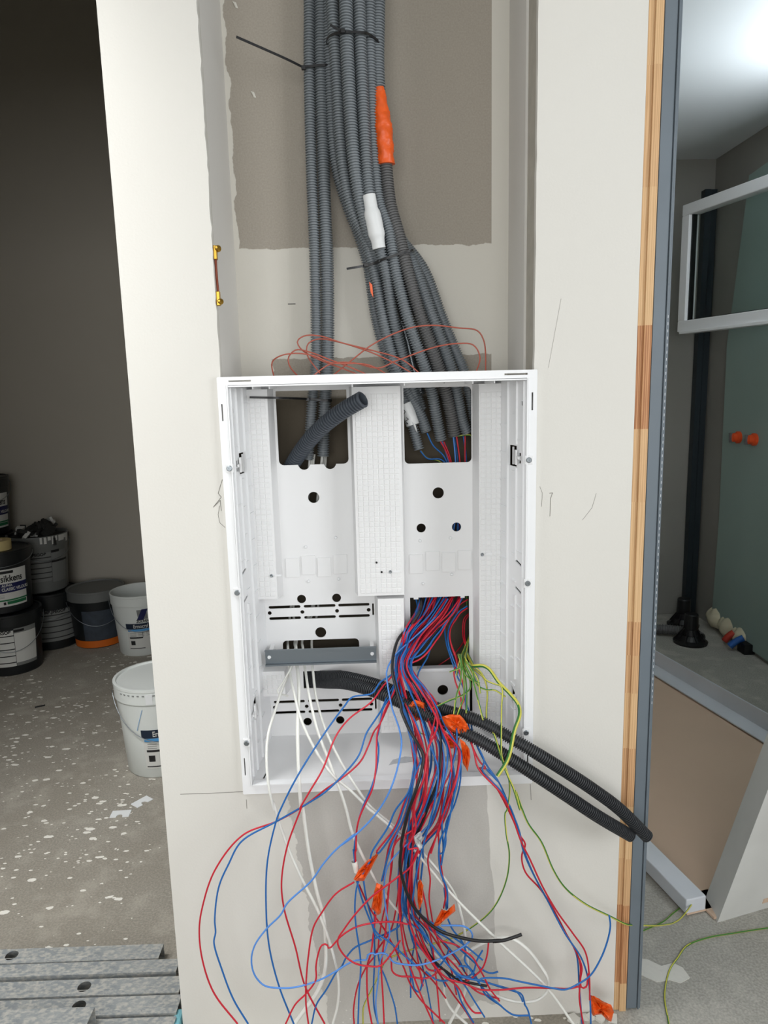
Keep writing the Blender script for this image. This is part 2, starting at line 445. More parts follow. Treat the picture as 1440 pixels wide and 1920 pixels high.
def rrect(x0, x1, z0, z1, r=0.0, n=5):
    if r <= 0: return [(x0, z0), (x1, z0), (x1, z1), (x0, z1)]
    out = []
    for cx, cz, a in ((x1 - r, z0 + r, -90), (x1 - r, z1 - r, 0), (x0 + r, z1 - r, 90), (x0 + r, z0 + r, 180)):
        for k in range(n):
            t = math.radians(a + 90 * k / (n - 1)); out.append((cx + r * math.cos(t), cz + r * math.sin(t)))
    return out
def plate(outer, holes, y0, y1, fmap=None, mb=None, mi=0):
    """flat sheet in X-Z with holes, from depth y0 to y1; fmap maps (x,y,z) elsewhere"""
    mb = mb or MB(); fmap = fmap or (lambda x, y, z: Vector((x, y, z)))
    loops = [outer] + list(holes)
    flat = [p for lp in loops for p in lp]
    tri = tessellate_polygon([[Vector((x, z, 0)) for x, z in lp] for lp in loops])
    n = len(flat)
    vs = [fmap(x, y0, z) for x, z in flat] + [fmap(x, y1, z) for x, z in flat]
    fs = []
    for t in tri:
        a, b, c = [Vector(flat[i]) for i in t]
        cr = (b - a).cross(c - a) if hasattr(b - a, 'cross') else 0
        t = t if cr > 0 else t[::-1]
        fs.append(tuple(t)); fs.append(tuple(i + n for i in t[::-1]))
    k = 0
    for lp in loops:
        m_ = len(lp)
        for i in range(m_):
            a, b = k + i, k + (i + 1) % m_
            fs.append((a, b, b + n, a + n))
        k += m_
    mb.add(vs, fs, mi)
    return mb
def fix_normals(o):
    bm = bmesh.new(); bm.from_mesh(o.data); bmesh.ops.recalc_face_normals(bm, faces=bm.faces[:]); bm.to_mesh(o.data); bm.free(); return o
def text_mesh(s, size, bold=0.0):
    cu = bpy.data.curves.new('lettering', 'FONT'); cu.body = s; cu.size = size; cu.align_x = 'CENTER'; cu.align_y = 'CENTER'; cu.offset = bold
    o = bpy.data.objects.new('lettering', cu); COL.objects.link(o)
    me = bpy.data.meshes.new_from_object(o.evaluated_get(bpy.context.evaluated_depsgraph_get()))
    vs = [v.co.copy() for v in me.vertices]; fs = [tuple(p.vertices) for p in me.polygons]
    bpy.data.objects.remove(o); bpy.data.curves.remove(cu); bpy.data.meshes.remove(me)
    return vs, fs

# ------------------------------------------------------------------ structure
def struct(mb, name, mats):
    o = mb.build(name, mats); tag(o, kind='structure'); return o
XL, XR, YC, YF, ZC = -3.2, 1.875, -3.4, 2.6, 2.46
XP = 0.36    # partition between store room and bathroom, behind the column
b = MB(); b.box(XL, XP + .05, YC, 2.75, -.1, 0); struct(b, 'floor', M['floor'])
b = MB(); b.box(XP + .05, XR, YC, 2.75, -.1, 0); struct(b, 'floor', M['floor_b'])
ZS = 3.5    # the store room runs higher
b = MB(); b.box(XL, XR + .3, YC - .2, .1, ZC, ZC + .1); b.box(XP, XR + .3, .1, 2.9, ZC, ZC + .1); struct(b, 'ceiling', M['ceil'])
b = MB(); b.box(XL, XP + .1, 0, 2.9, ZS, ZS + .1); struct(b, 'ceiling', M['ceil'])
b = MB(); b.box(XL, XP, 2.72, 2.85, 0, ZS); struct(b, 'wall_store_back', M['taupe'])
b = MB(); b.box(XP + .1, XR + .3, YF, YF + .12, 0, ZC); struct(b, 'wall_bathroom_back', M['wall2'])
b = MB(); b.box(XP, XP + .1, .30, 2.75, 0, ZC - .001); b.box(XP, XP + .1, .0, 2.75, ZC + .1, ZS); struct(b, 'wall_partition', M['taupe'])
b = plate([(YC, 0), (2.85, 0), (2.85, ZS), (YC, ZS)], [rrect(-1.85, -.35, .8, 2.3)], 0, .1, lambda a, t, z: Vector((XL - t, a, z)))  # opening cut for the added left lamp
fix_normals(struct(b, 'wall_left', M['taupe']))
# right wall with two window openings (x-z plate turned into y-z)
def rmap(a, t, z): return Vector((XR + t, a, z))
b = plate([(YC, 0), (YF, 0), (YF, ZC), (YC, ZC)], [rrect(.22, 1.26, 1.60, 2.26), rrect(-2.45, -.95, .85, 2.3)], 0, .28, rmap)
fix_normals(struct(b, 'wall_right', M['wall2']))
b = plate([(XL, 0), (XR + .28, 0), (XR + .28, ZC), (XL, ZC)], [rrect(-1.65, .95, .8, 2.3)], YC - .2, YC)
fix_normals(struct(b, 'wall_behind_camera', M['wall']))
# wall with the two door openings; pieces beside and above them
b = MB(); b.box(XL, -1.45, 0, .1, 0, ZC); b.box(-1.45, -.417, 0, .1, 2.12, ZC); b.box(XL, XP, 0, .1, ZC + .1, ZS)
struct(b, 'wall_store_front', M['wall'])
b = MB(); b.box(1.42, XR, 0, .1, 0, ZC); b.box(.56, 1.42, 0, .1, 2.12, ZC)
struct(b, 'wall_bathroom_front', M['wall'])
# column: front board with the recess opening
def ragged(x, z0, z1, amp, n, seed):
    r = random.Random(seed); off = 0; pts = []
    for k in range(n + 1):
        off = off * 0.6 + r.uniform(-amp, amp)
        pts.append((x + off + (r.choice((0, 0, 0, amp * 1.5))), z0 + (z1 - z0) * k / n))
    return pts
ztop = 2.40
hole = [(-.2535, .556), (.311, .556)] + ragged(.311, .60, 2.36, .0004, 60, 5) + [(.311, ztop), (-.2535, ztop)] + ragged(-.2535, .60, 2.36, .0007, 140, 3)[::-1]
b = plate([(-.417, 0), (.497, 0), (.497, ZC), (-.417, ZC)], [hole], 0, .013)
wf = fix_normals(struct(b, 'wall_column_front', [M['wall_front']]))
wf.data.transform(Matrix.Translation(wf.location)); wf.location = (0, 0, 0); WM[wf.name] = Matrix.Identity(4)
b = MB(); b.box(-.417, -.404, .013, .30, 0, ZC); struct(b, 'wall_column_left', M['wall'])
b = MB(); b.box(.484, .497, .013, .30, 0, ZC); struct(b, 'wall_column_right', M['wall'])
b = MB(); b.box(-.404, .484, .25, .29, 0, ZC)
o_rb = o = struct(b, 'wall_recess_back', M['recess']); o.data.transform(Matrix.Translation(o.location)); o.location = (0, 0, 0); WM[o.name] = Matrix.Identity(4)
b = MB(); b.box(-.30, -.257, .024, .25, 1.345, 2.43); struct(b, 'wall_recess_left', M['wall'])
b = MB(); b.box(.3135, .35, .10, .25, 1.345, 2.43); struct(b, 'wall_recess_right', M['wall'])
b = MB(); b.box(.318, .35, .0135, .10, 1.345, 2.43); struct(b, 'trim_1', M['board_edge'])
b = MB(); b.box(-.2575, -.2545, .0135, .024, 1.345, 2.43); struct(b, 'trim_2', M['cut'])
# plaster edges of the cut opening
# wood and grey metal strips at the door opening
b = MB(); b.box(.4985, .5095, .0035, .28, 0, ZC - .002, bev=.0008); b.box(.5095, .5235, -.001, .28, 0, ZC - .002, bev=.0008)
o = b.build('trim_3', M['wood']); tag(o, kind='structure')
o.data.transform(Matrix.Translation(o.location)); o.location = (0, 0, 0)
b = MB(); b.box(.5245, .547, -.001, .012, .006, ZC - .004, bev=.0015); b.box(.5475, .5505, -.004, .012, .006, ZC - .004, bev=.001)
b.box(.551, .5545, -.001, .26, .006, ZC - .004, bev=.001)
o = b.build('trim_4', M['greymetal']); tag(o, kind='structure')
q = MB()
for k in range(60):
    z = .7 + k * .0125
    q.box(.5508, .5516, -.0022, -.0008, z, z + .005)
sw = q.build('white_sealant_dots', M['plastic'], o)
# pencil lines on the painted wall
q = MB()
def pline(pts, w=.0009):
    for a, c in zip(pts, pts[1:]):
        A = PY(*a); C = PY(*c); d = (C - A).normalized(); nn = Vector((-d.z, 0, d.x)) * w * .5
        q.add([A - nn, C - nn, C + nn, A + nn, *[p + Vector((0, -.0003, 0)) for p in (A - nn, C - nn, C + nn, A + nn)]],
              [(4, 5, 6, 7), (0, 1, 5, 4), (1, 2, 6, 5), (2, 3, 7, 6), (3, 0, 4, 7)])
pline([(338, 1489), (380, 1488), (420, 1486), (456, 1484)])
pline([(462, 1499), (463, 1516)]); pline([(994, 1470), (996, 1500)])
pline([(1030, 925), (1036, 924), (1032, 935), (1031, 968)]); pline([(1012, 912), (1017, 925), (1015, 950)], .0006)
pline([(417, 899), (409, 925), (415, 932), (400, 951), (413, 938), (415, 958)], .0009)
pline([(412, 948), (409, 965), (412, 980), (422, 989)], .0007)
pline([(1118, 925), (1110, 952), (1092, 975)], .0005); pline([(1028, 690), (1052, 560)], .0003)
q.build('pencil_mark', M['pencil'], wf)
# bathroom: window frame in the right wall with its sash folded open, green board, stud
def frame_yz(mb, y0, y1, z0, z1, t, x0, x1):
    for a in ((y0, y1, z0, z0 + t), (y0, y1, z1 - t, z1), (y0, y0 + t, z0 + t, z1 - t), (y1 - t, y1, z0 + t, z1 - t)):
        mb.box(x0, x1, a[0], a[1], a[2], a[3], bev=.003)
b = MB(); frame_yz(b, .222, 1.258, 1.602, 2.258, .045, XR + .14, XR + .2); struct(b, 'window_1', M['plastic'])
b = MB(); frame_yz(b, -2.448, -.952, .852, 2.298, .06, XR + .14, XR + .2); b.box(XR + .14, XR + .2, -1.73, -1.67, .9, 2.25); struct(b, 'window_2', M['plastic'])
b = MB()
for a in ((-1.75, -.55, -.66, -.61), (-1.75, -.55, -.11, -.06), (-1.75, -1.70, -.61, -.11), (-.60, -.55, -.61, -.11)): b.box(a[0], a[1], a[2], a[3], 2.415, 2.459, bev=.003)
struct(b, 'added_window_roof', M['plastic'])  # unseen frame added around the ceiling fill lamp
b = MB()
for a in ((-1.848, -.352, .802, .862), (-1.848, -.352, 2.238, 2.298), (-1.848, -1.788, .862, 2.238), (-.412, -.352, .862, 2.238), (-1.13, -1.07, .862, 2.238)):
    b.box(XL - .09, XL - .03, a[0], a[1], a[2], a[3], bev=.003)
struct(b, 'added_window_left', M['plastic'])  # unseen window frame, added to go with the left fill lamp
b = MB()
for a in ((-1.648, .948, .802, .862), (-1.648, .948, 2.238, 2.298), (-1.648, -1.588, .862, 2.238), (.888, .948, .862, 2.238), (-.38, -.32, .862, 2.238)):
    b.box(a[0], a[1], YC - .14, YC - .08, a[2], a[3], bev=.003)
struct(b, 'window_3', M['plastic'])
hy = Vector((1.862, 1.30, 0)); fe = Vector((1.60, 2.30, 0)); du = (fe - hy).normalized(); sw_ = (fe - hy).length
nx = Vector((du.y, -du.x, 0))
T = Matrix(((du.x, nx.x, 0, hy.x), (du.y, nx.y, 0, hy.y), (0, 0, 1, 0), (0, 0, 0, 1)))
sash = thing('window_sash', (hy.x, hy.y, 1.566), 'white framed glazed window sash folded open against the bathroom wall', 'window sash')
b = MB(); z0, z1, t = 1.566, 2.163, .052
for a in ((0, sw_, z0, z0 + t), (0, sw_, z1 - t, z1), (0, t, z0 + t, z1 - t), (sw_ - t, sw_, z0 + t, z1 - t)):
    b.box(a[0], a[1], -.028, .028, a[2], a[3], bev=.004, T=T)
b.box(.0, sw_ - .03, -.04, .01, z0 - .012, z0 + .002, bev=.002, T=T)
b.build('sash_frame', M['plastic'], sash)
b = MB(); b.box(t - .005, sw_ - t + .005, -.006, .006, z0 + t - .005, z1 - t + .005, T=T); b.build('glass_pane', M['glass'], sash)
b = MB(); b.box(t - .002, sw_ - t + .002, -.012, .012, z0 + t - .008, z0 + t + .004, T=T); b.box(sw_ - t - .006, sw_ - t + .004, -.012, .012, z0 + t, z1 - t, T=T)
b.build('glazing_seal', M['tie'], sash)
# green moisture board on the right wall
def gb(a, t_, z): return Vector((XR - t_, a, z))
b = plate([(.1, 0.02), (2.36, 0.02), (2.34, .6), (2.36, 1.5), (2.24, 2.28), (1.9, 2.31), (1.3, 2.33), (1.3, 2.0), (.1, 2.0)], [], 0.0, .012, gb)
o = fix_normals(struct(b, 'trim_5', M['hydro']))
st = thing('metal_stud', (1.845, 2.57, 0), 'dark vertical metal stud standing in the bathroom corner', 'stud')
b = MB(); b.box(1.80, 1.83, 2.545, 2.59, .02, 2.30); b.build('flange', M['dstud'], st)
b = MB(); b.box(1.835, 1.866, 2.552, 2.59, .02, 2.30); b.build('web', M['dstud'], st)
for k, (px, py, lab) in enumerate(((1386, 820, 'orange plastic pipe cap on the green wall, left one of the pair'), (1416, 824, 'orange plastic pipe cap on the green wall, right one of the pair'))):
    r = ray(px, py); X = XR - .012; t = X / r.x; p = Vector((X, r.y * t - CD, CH + r.z * t))
    c = thing('wall_outlet', p, lab, 'pipe cap')
    b = MB(); b.lathe([(.030, 0), (.030, -.012), (.022, -.018), (.022, -.036), (.012, -.040)], p, 24, axis='X', cap1=True); b.build('cap_body', M['capo'], c)
    b = MB(); b.box(p.x - .05, p.x - .036, p.y - .004, p.y + .004, p.z - .024, p.z + .024); b.build('turning_tab', M['steel'], c)
# black plastic feet, foam with pipe ends
for k, (px, py, lab) in enumerate(((1291, 1181, 'black plastic pedestal foot nearer the bathroom corner, beside the stud'), (1306, 1214, 'black plastic pedestal foot in front of the other one'))):
    p = PZ(px, py) + Vector((0, .07, 0))
    c = thing('pedestal_foot', p, lab, 'pedestal')
    b = MB(); b.lathe([(.082, 0), (.084, .012), (.062, .022), (.046, .045)], p, 28, cap1=True); b.build('base', M['tie'], c)
    b = MB(); b.lathe([(.040, .04), (.034, .075), (.036, .08), (.034, .15), (.03, .155)], p, 24, cap1=True); b.build('stem', M['tie'], c)
    b = MB()
    for a in range(8):
        an = a * math.pi / 4; R_ = Matrix.Translation(p) @ Matrix.Rotation(an, 4, 'Z')
        b.add([R_ @ Vector(v) for v in ((.036, -.002, .02), (.075, -.002, .02), (.036, -.002, .075), (.036, .002, .02), (.075, .002, .02), (.036, .002, .075))], [(0, 1, 2), (5, 4, 3), (0, 3, 4, 1), (1, 4, 5, 2), (2, 5, 3, 0)])
    b.build('rib', M['tie'], c)
def blob(name, pts, mt, label, cat, rr, seed=1, parent=None):
    r = random.Random(seed); bm = bmesh.new()
    for (x, y, z, s) in pts:
        mm = Matrix.Translation((x, y, z)) @ Matrix.Diagonal((s, s * .8, s * .8, 1))
        bmesh.ops.create_icosphere(bm, subdivisions=3, radius=1, matrix=mm)
    for v in bm.verts: v.co += Vector((r.uniform(-rr, rr), r.uniform(-rr, rr), r.uniform(-rr, rr)))
    for v in bm.verts: v.co.z = max(v.co.z, .001)
    bm.verts.index_update(); b = MB(); b.add([v.co.copy() for v in bm.verts], [[v.index for v in f.verts] for f in bm.faces]); bm.free()
    o = b.build(name, mt, parent, True)
    return tag(o, label, cat)
A_ = PZ(1345, 1175); B_ = PZ(1402, 1212)
blob('expanding_foam', [(*(A_.lerp(B_, k / 7)).xy, .045 + .02 * (1 - k / 7), .062 + .018 * math.sin(k * 2.1)) for k in range(8)], M['foam'], 'lumpy cream expanding foam along the foot of the green wall', 'foam', .003)
for (p0, p1, mt, lab) in (((1376, 1186), (1358, 1202), 'cap_r', 'red plastic pipe end sticking out of the cream foam'), ((1394, 1196), (1368, 1212), 'cap_b', 'blue plastic pipe end sticking out of the cream foam')):
    a = PZ(*p0, .07); c = PZ(*p1, .022)
    v, f, mi = tube_data([a, a.lerp(c, .5) + Vector((0, 0, .006)), c], .016, 14, .01)
    tag(rebase(from_data('pipe_end', v, f, M[mt], None, True)), lab, 'pipe')
p = PZ(1414, 1228)
c = thing('floor_block', p, 'small black block holding a thin upright strip on the bathroom floor', 'block')
b = MB(); b.box(p.x - .05, p.x + .04, p.y, p.y + .07, 0, .05, bev=.004); b.build('block', M['tie'], c)
b = MB(); b.box(p.x - .005, p.x + .012, p.y + .02, p.y + .05, .05, .22, bev=.002); b.build('strip', M['dstud'], c)
p = PZ(1262, 1195)
conduit_obj([p + Vector((-.25, .06, .03)), p + Vector((-.12, .05, .03)), p + Vector((0, .02, .035)), p + Vector((.09, -.03, .03)), p + Vector((.10, -.10, .03))], .026, M['conduit_d'], 'short bent grey corrugated pipe lying on the bathroom floor', None, pitch=.012)
# cardboard tray on the bathroom floor
P0 = Vector((.776, .262, 0)); ul = Vector((-.22, -.975, 0)).normalized() * -1; ul = Vector((.222, -.975, 0)).normalized() * -1
vw = Vector((.975, .222, 0)).normalized()
TR = Matrix(((vw.x, ul.x, 0, P0.x), (vw.y, ul.y, 0, P0.y), (0, 0, 1, 0), (0, 0, 0, 1)))
tray = thing('cardboard_tray', P0, 'large flat brown cardboard tray with white edges on the bathroom floor', 'cardboard box')
LT, WT = 1.52, .89
b = MB(); b.box(0.0, WT, 0, LT, .003, .008, T=TR); b.build('tray_floor', M['card'], tray)
b = MB(); b.box(-.004, .054, 0, LT, .006, .046, bev=.003, T=TR); tag(b.build('side_wall', M['cardw'], tray))
b = MB(); b.box(WT, WT + .006, 0, LT, .003, .085, T=TR); b.box(WT - .075, WT, .05, LT - .02, .014, .019, T=TR); b.build('side_wall', M['cardw'], tray)
b = MB(); b.box(.05, WT - .002, LT, LT + .006, .003, .085, T=TR); tag(b.build('end_wall', M['card'], tray), 'brown end wall')
b = MB(); b.box(.055, WT * .2, -.03, .06, .002, .008, T=TR); b.build('torn_end', M['card'], tray)
# leaning carton
c0 = PZ(1345, 1730); c1 = PZ(1321, 1688); c2 = PZ(1440, 1702)
up_ = (PY(1440, 1480, c0.y + .02) - c0)
k_ = 2.6
wd = (c2 - c0).normalized() * .55; th = (c1 - c0)
cart = thing('carton', c0, 'tall grey-white carton leaning to the right at the edge of the doorway', 'box')
vs = [c0, c0 + wd, c0 + wd + th, c0 + th]; vs = vs + [v + up_ * k_ for v in vs]
b = MB(); b.add(vs, [(0, 1, 5, 4), (1, 2, 6, 5), (2, 3, 7, 6), (3, 0, 4, 7), (4, 5, 6, 7), (3, 2, 1, 0)]); o = b.build('carton_body', M['cardg'], cart)
fd = up_.normalized(); b = MB()
nn = (wd.normalized().cross(fd)).normalized() * .0015
if nn.y > 0: nn = -nn
a = c0 + fd * .02 + wd.normalized() * .13; e = a + wd.normalized() * .3
b.add([a + nn, e + nn, e + fd * .012 + nn, a + fd * .012 + nn, a, e, e + fd * .012, a + fd * .012], [(0, 1, 2, 3), (4, 7, 6, 5), (0, 4, 5, 1), (3, 2, 6, 7), (0, 3, 7, 4)]); b.build('flap', M['card'], cart)
# white plaster smear on the floor
q = [PZ(*p) for p in ((1196, 1797), (1215, 1800), (1240, 1812), (1262, 1806), (1280, 1815), (1294, 1834), (1276, 1844), (1256, 1838), (1232, 1842), (1205, 1830), (1188, 1822))]
b = MB(); n = len(q); b.add([v + Vector((0, 0, .0015)) for v in q] + [Vector((v.x, v.y, 0)) for v in q], [tuple(range(n))] + [(i, (i + 1) % n, (i + 1) % n + n, i + n) for i in range(n)])
tag(fix_normals(b.build('plaster_smear', M['plaster'])), 'white plaster smear on the concrete floor by the grey door frame', 'plaster')

# ------------------------------------------------------------------ the white distribution box
BX0, BX1, BZ0, BZ1 = -.2585, .3145, .545, 1.3525
box = thing('distribution_box', (.028, 0, BZ0), 'large white plastic distribution box set into the middle wall, open and full of wires', 'electrical box')
IX0, IX1, IZ0, IZ1 = -.243, .299, .563, 1.338          # inner clear opening at the front
SY, PYD = .12, .17                                     # raised slab face, recessed plate face
# front rim
def rimmap(x, y, z): return Vector((x, y, z))
slots_rim = [rrect(-.238, -.198, 1.3435, 1.3463), rrect(.255, .297, 1.3435, 1.3468), rrect(-.2535, -.2508, 1.275, 1.305), rrect(.3045, .3075, 1.280, 1.312), rrect(-.2530, -.2508, .585, .622), rrect(.303, .3055, .575, .607)]
b = plate(rrect(BX0, BX1, BZ0, BZ1, .002, 3), [rrect(IX0, IX1, IZ0, IZ1)] + slots_rim, -.010, -.006)
b.box(BX0, BX0 + .003, -.006, -.0005, BZ0, BZ1); b.box(BX1 - .003, BX1, -.006, -.0005, BZ0, BZ1)
b.box(BX0, BX1, -.006, -.0005, BZ1 - .003, BZ1); b.box(BX0, BX1, -.006, -.0005, BZ0, BZ0 + .003)
fix_normals(b.build('front_rim', M['plastic'], box))
b = MB()
for x0, x1 in ((IX0 + .001, IX0 + .0035), (IX1 - .0035, IX1 - .001)): b.box(x0, x1, -.0135, .004, IZ0, IZ1)
b.box(IX0 + .004, IX1 - .004, -.0135, .004, IZ1 - .0035, IZ1 - .001); b.box(IX0 + .004, IX1 - .004, -.0135, .004, IZ0 + .001, IZ0 + .0035)
b.build('inner_lip', M['plastic'], box)
# side walls: a stepped draft, real holes
def xl_(y):
    return -.2425 + (.004 if y < .035 else .004 + (.006 if y < .0375 else .006)) * (1 if y > .0345 else 0) + .04 * y
def side(sign):
    xb = (lambda y: IX0 + .003 + .10 * y) if sign < 0 else (lambda y: IX1 - .003 - .18 * y)
    def fm(a, t, z): return Vector((xb(a) + (-t if sign < 0 else t), a, z))
    def yz(px, py):     # pixel on this wall -> (depth, height)
        X = xb(.02); r = ray(px, py)
        for _ in range(6):
            t = X / r.x; y = r.y * t - CD; X = xb(y)
        return y, CH + r.z * t
    H = []
    def hole_(z0, z1, y0, y1): H.append(rrect(y0, y1, z0, z1))
    hole_(1.288, 1.296, .006, .022)
    hole_(1.172, 1.212, .040, .078)
    hole_(1.180, 1.186, .020, .032); hole_(1.194, 1.200, .020, .032)
    hole_(1.100, 1.132, .0055, .0135)
    for z in (.985, .930): H.append([(.014, z - .003), (.045, z + .003), (.045, z + .008), (.014, z + .002)])
    hole_(.705, .742, .0055, .0135); H.append([(.040, .715), (.062, .725), (.062, .690), (.040, .682)])
    mb = plate([(.002, IZ0 + .002), (PYD + .002, IZ0 + .006), (PYD + .002, IZ1 - .002), (.002, IZ1 - .002)], H, 0, .0025, fm)
    s = 1 if sign < 0 else -1
    def bx(y0, y1, z0, z1, h, sl=0.0):
        v = [(y0, z0), (y1, z0 + sl), (y1, z1 + sl), (y0, z1)]
        vs = [Vector((xb(y) + s * 0.0, y, z)) for y, z in v] + [Vector((xb(y) + s * h, y, z)) for y, z in v]
        mb.add(vs, [(0, 1, 2, 3), (7, 6, 5, 4), (0, 4, 5, 1), (1, 5, 6, 2), (2, 6, 7, 3), (3, 7, 4, 0)])
    for z0, z1 in ((.57, .68), (.745, .92), (.99, 1.17), (1.215, 1.333)): bx(.036, .0395, z0, z1, .0035)
    bx(.078, .082, .575, 1.333, .004); bx(.0035, .006, .575, 1.333, .003)
    k = 0
    z = .60
    while z < 1.32:
        bx(.082, .118, z, z + .0025, .0022); 
        if not (1.165 < z + .02 < 1.215): bx(.0395, .060, z + .021, z + .0235, .0025)
        if k % 2: bx(.010, .034, z + .03, z + .032, .0016)
        z += .054; k += 1
    o = fix_normals(mb.build('side_wall', M['plastic'], box))
    # brackets and screws
    for z in (1.193, .700):
        xm = xb(.03) + s * .002
        q = MB(); q.box(min(xm, xm + s * .004), max(xm, xm + s * .004), .030, .040, z - .016, z + .012, bev=.0005)
        q.box(min(xm, xm + s * .003), max(xm, xm + s * .003), .012, .030, z - .004, z + .001)
        q.box(min(xm, xm + s * .003), max(xm, xm + s * .003), .060, .064, z - .018, z + .016)
        q.build('clip', M['plastic2'], box)
    for z, big in ((1.190, 1), (.957, 0), (.655, 1)):
        cx = xb(0) - s * .003 + s * .004
        cx = (IX0 - .002) if sign < 0 else (IX1 + .001)
        q = MB(); q.box(cx - .007, cx + .007, -.0125, -.0102, z - .008, z + .008, bev=.0006); e = q.build('screw_mount', M['plastic2'], box)
        q = MB(); q.lathe([(.0052, 0), (.0052, -.0022), (.0042, -.0030), (.0018, -.0030), (.0016, -.0015)], (cx, -.0126, z), 20, axis='Y', cap1=True)
        fix_normals(q.build('screw', M['steel'], e))
side(-1); side(1)
b = MB(); b.box(IX0, IX1, .001, .17, IZ1 - .002, IZ1 + .001)
for x in (-.2, -.17, -.02, .075, .2, .24): b.box(x, x + .002, .01, .115, IZ1 - .008, IZ1 - .002)
b.build('top_wall', M['plastic'], box)
slz = lambda y: IZ0 + .001 + .06 * y
b = plate([(IX0, 0.001), (IX1, .001), (IX1 - .02, .172), (IX0 + .01, .172)], [[(-.2225, .012), (-.219, .012), (-.2145, .040), (-.218, .040)]], 0, -.0025, lambda x, t, y: Vector((x, y, slz(y) + t)))
fix_normals(b.build('bottom_wall', M['plastic2'], box))
b = MB()
for k in range(3): b.add([Vector((.03 + .05 * k + dx, y, slz(y) + .0004)) for dx, y in ((0, .04), (.012, .045), (.05, .05), (.07, .065), (.035, .07), (.01, .06))], [(0, 1, 2, 3, 4, 5)])
M['dust'] = mat('grey_dust', (186, 189, 192), 0.95, var=.12, vscale=60)
tag(b.build('dust_smear', M['dust'], box), 'grey dust smeared on the box floor')
# recessed back plate with openings
def circ(x, z, r): return arc_pts(x, z, r, 28)
holes = []
wl = rrect(-.1775, -.0335, 1.174, 1.3255, .010)
# scalloped lower edge of the upper left window
sc = [(-.1675, 1.174)]
for cx in (-.126, -.072):
    sc += [(cx - .0125, 1.174)] + arc_pts(cx, 1.1755, .0122, 9, math.pi, 2 * math.pi)[1:-1] + [(cx + .0125, 1.174)]
sc += [(-.0435, 1.174)]
holes.append(sc + arc_pts(-.0435, 1.184, .010, 5, -math.pi / 2, 0)[1:] + [(-.0335, 1.3255), (-.1775, 1.3255)] + arc_pts(-.1675, 1.184, .010, 5, math.pi, 1.5 * math.pi)[:-1])
holes.append(rrect(.083, .2225, 1.170, 1.3255, .009)[0:10] + [(.083, 1.3255)] + rrect(.083, .2225, 1.170, 1.3255, .009)[15:])
holes.append([(.0885, .725), (.216, .725), (.216, .881), (.2065, .881), (.2065, .877), (.1975, .877), (.1975, .881), (.1065, .881), (.1065, .877), (.0965, .877), (.0965, .881), (.0885, .881)])
for x, z, r in ((-.109, 1.105, .0118), (.152, 1.107, .0118), (.115, 1.033, .0097), (.190, 1.033, .0097), (-.144, .886, .0095), (-.069, .886, .0095), (-.106, .810, .0118), (-.143, .605, .0092), (-.071, .606, .0092), (.157, .668, .0118)): holes.append(circ(x, z, r))
holes.append(rrect(-.189, -.024, .757, .794, .009)); holes.append(rrect(-.148, -.064, .683, .7225, .001))
for zc in (.857, .641):
    for x0, x1 in ((-.215, -.147), (-.140, -.072), (-.066, .001)):
        for dz_ in (.0125, -.0125): holes.append(rrect(x0, x1, zc + dz_ - .0031, zc + dz_ + .0031, .003))
    for x in (-.2135, -.1435, -.069, -.001): holes.append(circ(x, zc, .0042))
    for x in (-.2245, .0085): holes.append(rrect(x - .0018, x + .0018, zc - .012, zc + .014))
holes.append(rrect(.2165, .2225, .615, .700, .001))
b = plate([(-.229, .571), (.2815, .571), (.2815, 1.336), (-.229, 1.336)], holes, PYD, PYD + .0028)
bp = fix_normals(b.build('back_plate', M['plastic2'], box))
# raised slabs with square pads
def slab(x0, x1, z0, z1, rows_from, cols, pitch=.01075, d=.003, wleft=True, wright=True, bottom=True, sub=None):
    q = MB()
    dl, dr, db = (.006 if wleft else 0), (.006 if wright else 0), (.006 if bottom else 0)
    y0, y1 = SY, PYD
    vs = [(x0, y0, z0), (x1, y0, z0), (x1, y0, z1), (x0, y0, z1), (x0 - dl, y1, z0 - db), (x1 + dr, y1, z0 - db), (x1 + dr, y1, z1), (x0 - dl, y1, z1)]
    q.add(vs, [(0, 1, 2, 3), (0, 4, 5, 1), (1, 5, 6, 2), (2, 6, 7, 3), (3, 7, 4, 0), (4, 7, 6, 5)])
    n = int((z1 - z0 - .012) / pitch)
    xs = x0 + (x1 - x0 - cols * pitch) / 2
    for i in range(cols):
        for j in range(n):
            a, c = xs + i * pitch + .0006, z0 + .005 + j * pitch + .0006
            w = pitch - .0012; e = .0008; h = .0011
            pv = [(a, y0, c), (a + w, y0, c), (a + w, y0, c + w), (a, y0, c + w), (a + e, y0 - h, c + e), (a + w - e, y0 - h, c + e), (a + w - e, y0 - h, c + w - e), (a + e, y0 - h, c + w - e)]
            q.add(pv, [(4, 5, 6, 7), (0, 1, 5, 4), (1, 2, 6, 5), (2, 3, 7, 6), (3, 0, 4, 7)])
    return fix_normals(q.build('grid_panel', M['plastic2'], box))
slab(-.2285, -.188, .903, 1.330, 0, 3, wleft=False)
slab(-.022, .074, .903, 1.330, 0, 8)
slab(.0185, .072, .5975, .8955, 0, 4, wleft=True, bottom=False)
slab(.230, .2775, .600, 1.330, 0, 4, wright=False, bottom=False)
slab(-.236, -.182, .690, .745, 0, 4, wleft=False)
